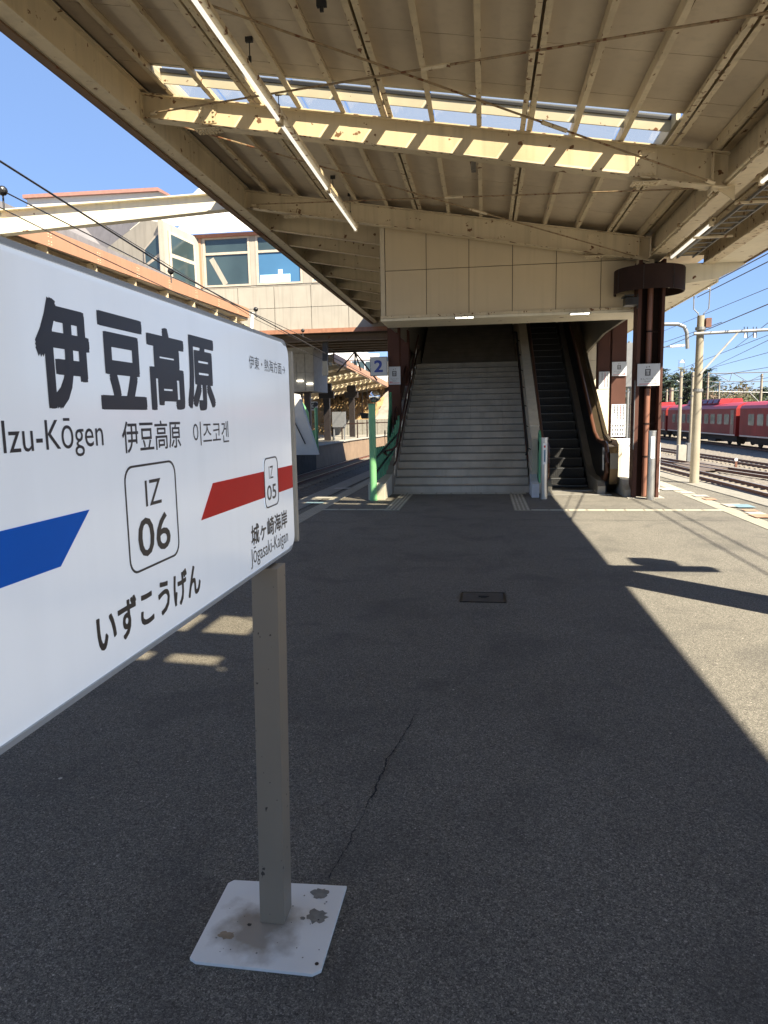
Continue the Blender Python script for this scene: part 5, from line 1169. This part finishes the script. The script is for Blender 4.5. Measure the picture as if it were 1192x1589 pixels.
# ------------------------------------------------------------------ right: yard, tracks, train
ZY = -1.30
bed('ballast', lambda y: lerp_edge(REDGE, min(y, 49)) + .01, 24, 4, 75, ZY - .17, 90, 230, .035, ballastm)
track('nearest rusty pair of rails curving past the right platform edge', [(10.9, 5), (10.6, 14), (10.15, 26), (9.55, 40), (8.6, 60), (7.2, 85)], ZY, .95, (18, 60))
track('second pair of rusty rails beyond the pale ballast strip', [(16.4, 10), (15.6, 22), (14.75, 37), (13.9, 50), (12.8, 68), (11.5, 90)], ZY, .95, (24, 66))
track('slanting turnout rails joining the two right tracks', [(17.5, 12), (14.9, 22), (12.7, 32), (11.0, 42), (9.4, 54), (8.0, 70)], ZY + .012, .95, None)
sw = thing('crossing_plate', 'flat wooden crossing boards between the turnout rails', 'crossing boards', (11, 38, ZY))
for k in range(6): obj('board', MB().box(10.35 + k * .30, 10.63 + k * .30, 36 + k * .3, 41 + k * .3, ZY - .08, ZY - .02), mat('old_boards', (.11, .085, .07), .9, var=.25), sw)
track('straight rails hidden under the parked red train', [(20.5, 5), (20.7, 30), (20.0, 85), (19.2, 130)], ZY - .02, .95, None)
cb_ = wire([at(1023, 731, z=ZY + .05), at(1080, 747, z=ZY + .05), at(1130, 757, z=ZY + .05), at(1192, 774, z=ZY + .05), at(1300, 802, z=ZY + .05)], 'black cable lying on the ballast along the right platform edge', .045, 'cable')
for (u, v) in ((1142, 722),): 
    q = at(u, v, z=ZY); c = thing('switch_lamp', 'tiny white ground marker between the right tracks', 'marker', q); obj('stem', MB().box(q.x - .05, q.x + .05, q.y - .05, q.y + .05, ZY - .1, ZY + .2), rail_m, c); obj('head', MB().disc((q.x, q.y - .02, ZY + .3), .08, .05, 'y', 12), white, c)

def car(base, ang, label, nwin=11, roofunit=True):
    t = thing('train_car', label, 'train car', (0, 0, 0), group='red train cars parked on the far right track')
    Lc, Wc, H0, H1 = 19.6, 2.9, .82, 3.05
    m = MB(); prof = [(-Wc / 2, H0), (Wc / 2, H0), (Wc / 2 + .0, H1 - .1), (Wc / 2 - .12, H1 + .12), (Wc / 2 - .55, H1 + .33), (0, H1 + .42), (-Wc / 2 + .55, H1 + .33), (-Wc / 2 + .12, H1 + .12), (-Wc / 2, H1 - .1)]
    m.prism([(x, 0.2, z) for x, z in prof], (0, Lc - .4, 0)); b = obj('body', m, trainred, t)
    obj('roof', MB().prism([(x * 1.001, 0.19, z + .012) for x, z in prof[2:]], (0, Lc - .38, 0)), trainroof, t)
    S_ = -Wc / 2
    y = 1.6; k = 0
    while y < Lc - 1.6:
        if abs(y - Lc + 3.2) > .1:
            f = obj('window', MB().prism([(S_ - .012, y + u, v) for u, v in rrect(0, 1.18, 1.68, 2.56, .15, 3)], (.01, 0, 0)), trainwf, b)
            obj('pane', MB().prism([(S_ - .02, y + u, v) for u, v in rrect(.06, 1.12, 1.74, 2.50, .11, 3)], (.007, 0, 0)), trainwin, f)
        y += 1.66; k += 1
    for yd in (.55,):
        d = obj('door', MB().box(S_ - .025, S_ - .001, yd, yd + .8, .95, 2.85), trainwf, b); obj('pane', MB().box(S_ - .03, S_ - .0255, yd + .2, yd + .6, 1.7, 2.5), trainwin, d)
    obj('lower_stripe', MB().box(S_ - .008, S_ - .001, .3, Lc - .3, H0 + .02, H0 + .12), mat('train_silver_line', (.4, .38, .36), .4), b)
    if roofunit:
        u = obj('roof_unit', MB().prism([(-1.0, 5.5, H1 + .36), (1.0, 5.5, H1 + .36), (.85, 5.5, H1 + .78), (-.85, 5.5, H1 + .78)], (0, 9, 0)), trainroof, t)
        for k in range(6): obj('vent_grille', MB().prism([(-1.03, 5.8 + k * 1.4, H1 + .42), (-1.03, 6.9 + k * 1.4, H1 + .42), (-.91, 6.9 + k * 1.4, H1 + .70), (-.91, 5.8 + k * 1.4, H1 + .70)], (-.02, 0, .005)), ventblue, u)
    for yb_ in (3.0, Lc - 3.0):
        bg_ = obj('bogie', MB().box(-1.0, 1.0, yb_ - 1.5, yb_ + 1.5, .30, .449), trainblk, t)
        for dy in (-1.05, 1.05):
            for x in (-.55, .50): obj('wheel', MB().disc((x, yb_ + dy, .43), .42, .12, 'x', 18), trainblk, bg_)
    for k in range(4): obj('underframe_box', MB().box(-1.25, 1.2, 5.2 + k * 2.45, 7.2 + k * 2.45, .22 + (k % 2) * .10, .449), trainblk, t)
    obj('underframe', MB().box(-1.1, 1.1, .8, Lc - .8, .45, H0 - .011), trainblk, t)
    obj('gangway', MB().box(-.5, .5, -.21, .19, 1.0, 2.9), trainblk, t)
    t.location = base; t.rotation_euler.z = ang; return t
T0, T1 = Vector((19.57, 52.69)), Vector((18.97, 81.07)); td = (T1 - T0).normalized(); tang = math.atan2(-td.x, td.y)
side = Vector((td.y, -td.x)) * 1.45
# joint between cars seen at picture x = 1140
j = at(1140, 676, z=-.45); tt = (Vector((j.x, j.y)) - T0).dot(td)
ZT = ZY - .02
for k, lab in ((-2, 'red train car running out of the picture at the right edge, large clear windows'), (-1, 'red train car right of the joint at the right picture edge'), (0, 'red train car in the middle of the parked train behind the concrete pole'), (1, 'red train car farther left seen between the column and the first far pole'), (2, 'farthest red train car mostly hidden behind the brown columns'), (3, 'last red train car glimpsed beyond the brown columns')):
    P = T0 + td * (tt + k * 20.0) + side
    car((P.x, P.y, ZT), tang, lab)

# poles and gantries
def pole(px, ytop, ybase, Y, r, label, z0=ZY, arm=None, lamp=False):
    b = at(px[1], ybase, Y=Y); t_ = at(px[0], ytop, Y=Y)
    c = thing('catenary_pole', label, 'pole', (b.x, Y, z0), group='concrete catenary poles in the yard')
    obj('shaft', MB().tube([(b.x, Y, z0), (b.x, Y, t_.z)], r, 14, r1=r * .74), polem, c, smooth=True)
    for k in range(2): obj('band', MB().tube([(b.x, Y, t_.z - .3 - k * 1.3), (b.x, Y, t_.z - .24 - k * 1.3)], r * 1.08, 14), galv, c)
    if lamp:
        s = 1.18; q = Vector((b.x, Y, t_.z))
        fr = MB()
        for dx in (-1, 1): fr.tube([q + Vector((dx * .04, 0, -.1)) * s, q + Vector((dx * .05, 0, .04)) * s, q + Vector((dx * .13, 0, .12)) * s, q + Vector((dx * .14, 0, .62)) * s], .011 * s, 6)
        obj('lamp_frame', fr, galv, c)
        obj('lamp_shade', MB().tube([q + Vector((0, 0, .46)) * s, q + Vector((0, 0, .50)) * s, q + Vector((0, 0, .60)) * s], .13 * s, 14, r1=.05 * s), white, c, smooth=True)
    return c, b.x, t_.z
c, px_, pz_ = pole((1083, 1077), 490, 752, 16.3, .098, 'thick weathered concrete pole standing at the sunny right platform edge', .0, lamp=True)
obj('junction_box', MB().box(px_ + .09, px_ + .20, 16.22, 16.38, pz_ - .25, pz_ - .06), rail_m, c)
A1, B1 = at(1077, 518, Y=16.2), at(1240, 509, Y=16.2)
gt = thing('catenary_beam', 'grey steel beam with diagonal strut reaching right from the concrete pole', 'beam', A1)
obj('beam', MB().tube([A1, B1], .035, 10), galv, gt)
obj('strut', MB().tube([at(1087, 580, Y=16.2), at(1147, 514, Y=16.2)], .022, 8), mat('pale_strut', (.34, .34, .33), .5), gt)
for u in (1155, 1160, 1169, 1174): obj('insulator_rod', MB().tube([at(u, 507, Y=16.2), at(u, 524, Y=16.2)], .008, 6), wirem, gt)
for u in (1156, 1171):
    q = at(u, 524, Y=16.2); obj('insulator', MB().tube([q, q + Vector((0, 0, .09))], .03, 8, r1=.012), white, gt)
cv = thing('curved_arm', 'grey curved pipe arm reaching from behind the ringed column', 'arm', at(1030, 503, Y=22))
obj('pipe', MB().tube([at(u, v, Y=22) for u, v in ((960, 503), (1030, 503), (1052, 503), (1062, 507), (1066, 516), (1067, 541))], .055, 10), galv, cv, smooth=True)
obj('insulator', MB().tube([at(1040, 538, Y=22), at(1062, 536, Y=22)], .035, 8), white, cv); obj('steady_rod', MB().tube([at(1000, 540, Y=22), at(1040, 538, Y=22)], .015, 6), wirem, cv)
pole((1056, 1053), 577, 694, 46, .12, 'second concrete pole with a small lamp left of the thick one', lamp=True)
pole((1074, 1071), 577, 690, 50, .11, 'slim concrete pole just left of the thick one')
far = [((1034.5, 1034), 604, 640, 95, .14, 'far pale pole in front of the dark pines'), ((1041, 1041), 602, 640, 92, .30, 'far wide white pole in front of the dark pines'), ((1097, 1097), 578, 635, 80, .12, 'far pole standing behind the red car roof'), ((1115, 1115), 592, 630, 90, .11, 'far pole at the left end of the truss gantry'), ((1181, 1180), 580, 630, 80, .15, 'far dark pole carrying the truss gantry at right'), ((979, 978), 596, 680, 60, .13, 'pale pole seen between the brown columns')]
for (u, yt, yb_, Y, r, lab) in far: pole(u, yt, yb_, Y, r, lab)
g2 = thing('truss_gantry', 'long thin truss gantry over the yard behind the red train', 'gantry', at(1110, 578, Y=80))
for (a_, b_, r) in (((1098, 580), (1240, 576), .10), ((1095, 592), (1240, 592), .07), ((1108, 579), (1132, 592), .06), ((1136, 578), (1160, 592), .06), ((1162, 592), (1186, 580), .06), ((1132, 592), (1136, 578), .05)):
    obj('member', MB().tube([at(*a_, Y=80), at(*b_, Y=80)], r * .55, 6), mat('dark_gantry_steel', (.085, .085, .09), .6), g2)
g3 = thing('truss_gantry', 'lower and fainter gantry line just above the red train roof', 'gantry', at(1118, 610, Y=100))
for (a_, b_, r) in (((1030, 606), (1240, 610), .09), ((1118, 628), (1132, 612), .09), ((1164, 610), (1178, 624), .09), ((1034, 628), (1052, 612), .12), ((1062, 600), (1050, 590), .1), ((1056, 590), (1070, 612), .12), ((1086, 612), (1112, 596), .12), ((1180, 630), (1195, 612), .1)):
    obj('member', MB().tube([at(*a_, Y=100), at(*b_, Y=100)], r * .7, 6), galv, g3)
RW = 'overhead wires above the right yard'
RWd = [((1300, 388), (1192, 447), (1024, 516), 14, .010, 'upper thin overhead wire right of the concrete pole'), ((1300, 414), (1192, 472), (1024, 542), 14, .016, 'thick feeder wire crossing behind the concrete pole'), ((1290, 450), (1192, 501), (1140, 540), 20, .014, 'wire dropping from the arm insulators at the right edge'), ((1300, 508), (1192, 520), (1045, 577), 24, .014, 'catenary wire sagging below the steel arm'), ((1300, 480), (1192, 528), (1105, 570), 24, .014, 'contact wire running under the steel arm'), ((1300, 520), (1192, 547), (1100, 572), 24, .014, 'lowest contact wire at the right picture edge'), ((1300, 545), (1192, 570), (1060, 592), 60, .03, 'distant thin wire above the truss gantry'), ((1300, 560), (1192, 586), (1110, 600), 60, .03, 'distant thin wire below the truss gantry'), ((1120, 500), (1040, 528), (975, 548), 24, .012, 'thin wire seen left of the thick concrete pole')]
for a_, b_, c_, Y, r, lab in RWd: wire([at(*a_, Y=Y - 6), at(*b_, Y=Y), at(*c_, Y=Y + 14)], lab, r * .68, group=RW)
wire([(7.05, -4, 5.15), (6.95, 8, 5.05), (6.6, 24, 5.1)], 'contact wire over the near right track, its shadow lying on the platform', .014, group=RW)
wire([(6.85, -4, 5.25), (6.72, 8, 5.12), (6.4, 24, 5.2)], 'messenger wire over the near right track, paired with the contact wire', .014, group=RW)
q = at(972, 566, Y=26); c = thing('grey_cabinet_sign', 'blank grey board on a pole seen between the brown columns', 'board', (q.x, 26, 0)); obj('board', MB().box(q.x - .35, q.x + .5, 26, 26.05, q.z - .75, q.z + .75), galv, c); obj('pole', MB().tube([(q.x + .1, 26.1, -1.4), (q.x + .1, 26.1, q.z + .8)], .05, 8), galv, c)
q = at(1066, 688, Y=44); c = thing('relay_cabinet', 'pair of pale relay cabinets beside the slim pole in the yard', 'cabinet', (q.x, 44, ZY)); obj('case', MB().box(q.x - .45, q.x + .0, 44, 44.5, ZY - .1, ZY + .85), concrete, c); obj('case', MB().box(q.x + .05, q.x + .4, 44, 44.5, ZY - .1, ZY + .95), galv, c)

# ------------------------------------------------------------------ trees behind the yard
def conifer(x, y, h, z0, label, seed, dens=1.0):
    rnd = random.Random(seed); t = thing('pine_tree', label, 'tree', (x, y, z0), group='dark pines behind the yard')
    obj('trunk', MB().tube([(x, y, z0), (x + rnd.uniform(-.2, .2), y, z0 + h * .55), (x, y, z0 + h * .97)], .24, 7, r1=.04), bark, t)
    lm = MB(); mb = MB(); z = h * rnd.uniform(.2, .3)
    while z < h * .97:
        f = 1 - z / h; Lr = (h * .30) * (f ** .62) * rnd.uniform(.6, 1.15) + .25
        for k in range(rnd.randint(3, 5)):
            a_ = rnd.uniform(0, 2 * math.pi); L_ = Lr * rnd.uniform(.5, 1.1); d = Vector((math.cos(a_), math.sin(a_), rnd.uniform(-.02, .28)))
            p0 = Vector((x, y, z0 + z)); p1 = p0 + d * L_; lm.bar(p0, p1, .05, .05)
            for q in range(int(60 * dens)):
                s_ = rnd.uniform(.22, 1.05); c_ = p0 + d * L_ * s_ + Vector((rnd.gauss(0, .32), rnd.gauss(0, .32), rnd.gauss(.06, .13))); w_ = rnd.uniform(.14, .36)
                e1 = Vector((rnd.uniform(-1, 1), rnd.uniform(-1, 1), rnd.uniform(-.3, .3))) * w_; e2 = Vector((rnd.uniform(-1, 1), rnd.uniform(-1, 1), rnd.uniform(-.2, .5))) * w_
                mb.add([c_ - e1 * .6, c_ + e1, c_ + e2], [(0, 1, 2)])
        z += h * rnd.uniform(.04, .075)
    obj('limbs', lm, bark, t); obj('crown', mb, pineg, t); return t
def roundtree(x, y, h, z0, label, seed, m, r, n=2600, grp=None, cat='tree', nm='broadleaf_tree', leaf=.3):
    rnd = random.Random(seed); t = thing(nm, label, cat, (x, y, z0), group=grp)
    tb = MB().tube([(x, y, z0), (x, y, z0 + h * .5)], .2, 7, r1=.1)
    cl = []
    for k in range(14):
        a_ = rnd.uniform(0, 6.28); rr = rnd.uniform(.2, .95) * r; c_ = Vector((x + rr * math.cos(a_), y + rr * math.sin(a_), z0 + h * rnd.uniform(.35, .92) - rr * .15)); cl.append((c_, rnd.uniform(.3, .5) * r)); tb.tube([(x, y, z0 + h * .35), c_], .06, 5, r1=.02)
    obj('trunk', tb, bark, t); mb = MB()
    for k in range(n):
        c_, s_ = rnd.choice(cl); p = c_ + Vector((rnd.gauss(0, .5), rnd.gauss(0, .5), rnd.gauss(0, .42))) * s_; w_ = rnd.uniform(.3, 1) * leaf
        e1 = Vector((rnd.uniform(-1, 1), rnd.uniform(-1, 1), rnd.uniform(-1, 1))) * w_; e2 = Vector((rnd.uniform(-1, 1), rnd.uniform(-1, 1), rnd.uniform(-1, 1))) * w_
        mb.add([p, p + e1, p + e2], [(0, 1, 2)])
    obj('crown', mb, m, t); return t
labs = ['tall dark pine just right of the ringed column', 'dark pine second from the ringed column', 'thin topped dark pine left of the slim pole', 'dense dark pine behind the slim poles', 'dark pine rising directly behind the thick concrete pole', 'tall dark pine right of the thick concrete pole', 'open branched pine at the right side of the dark group', 'lower dark pine half hidden by the red train', 'short dark pine beside the brown bare trees', 'small lone pine at the right picture edge', 'pine glimpsed between the flat brown columns', 'low pine behind the lift sign column', 'dark pine at the left end of the right-hand group', 'slim pine standing between two far poles']
tr = [(1030, 570, 105), (1018, 585, 112), (1047, 582, 108), (1062, 578, 112), (1075, 575, 116), (1096, 571, 104), (1108, 584, 112), (1040, 592, 98), (1090, 588, 98), (1188, 602, 104), (982, 590, 90), (1000, 592, 100), (1012, 575, 120), (1068, 590, 100)]
for k, (u, v, Y) in enumerate(tr):
    q = at(u, v, Y=Y); conifer(q.x, Y, q.z + 1.5, -1.5, labs[k], 100 + k, 1.0)
brl = ['bare brownish tree right of the dark pines', 'widest bare brown tree behind the truss gantry', 'low bare tree near the right picture edge', 'reddish bare tree against the dark pines', 'pale twiggy tree just above the red train roof', 'thin bare tree behind the dark gantry pole']
for k, (u, v, Y, r) in enumerate([(1122, 598, 118, 4), (1140, 602, 122, 5.5), (1160, 608, 125, 5), (1112, 606, 100, 3), (1128, 610, 105, 4), (1178, 612, 118, 4.5)]):
    q = at(u, v, Y=Y); roundtree(q.x, Y, q.z + 1.5, -1.5, brl[k], 300 + k, twigb, r, 2400, 'bare brown trees behind the train', 'tree', 'bare_tree', .22)
for k, (u, v, Y, r) in enumerate([(1150, 614, 112, 3.5), (1168, 614, 108, 3), (1050, 615, 100, 4), (1085, 614, 104, 4), (1190, 617, 100, 4), (1024, 612, 104, 4)]):
    q = at(u, v, Y=Y); roundtree(q.x, Y, q.z + 1.5, -1.5, ['round olive evergreen behind the train right of the bare trees', 'second olive evergreen further right behind the train', 'low leafy tree under the pines near the slim poles', 'leafy tree under the pines right of the thick pole', 'olive tree at the right picture edge above the train', 'leafy tree beside the ringed column below the pines'][k], 400 + k, leafg, r, 2600, 'round evergreens behind the train')
# wooded rise closing the horizon
def wood(name, x0, x1, y, hf, n, m, seed):
    rnd = random.Random(seed); mb = MB()
    for k in range(n):
        x = rnd.uniform(x0, x1); h = hf(x) * (rnd.random() ** .6); p = Vector((x, y + rnd.uniform(-4, 6), -1.5 + h)); w_ = rnd.uniform(.3, .9)
        e1 = Vector((rnd.uniform(-1, 1), rnd.uniform(-1, 1), rnd.uniform(-1, 1))) * w_; e2 = Vector((rnd.uniform(-1, 1), rnd.uniform(-1, 1), rnd.uniform(-1, 1))) * w_
        mb.add([p, p + e1, p + e2], [(0, 1, 2)])
    return obj(name, mb, m, kind='stuff')
wood('far_wood', 14, 150, 150, lambda x: 8.5 + 2 * math.sin(x * .21) + 1.5 * math.sin(x * .63 + 1), 16000, mat('far_wood_leaves', (.07, .068, .04), .9, var=.5, vscale=.15), 5)
hillside('far_hill', -300, 400, 170, 420, lambda x, y: max(-2, 5 * math.sin(min(1, (y - 170) / 120) * 1.57) + 1.5 * math.sin(x * .02)), 60, 30, mat('wooded_hill', (.05, .056, .036), .95, var=.5, vscale=.08), 3)
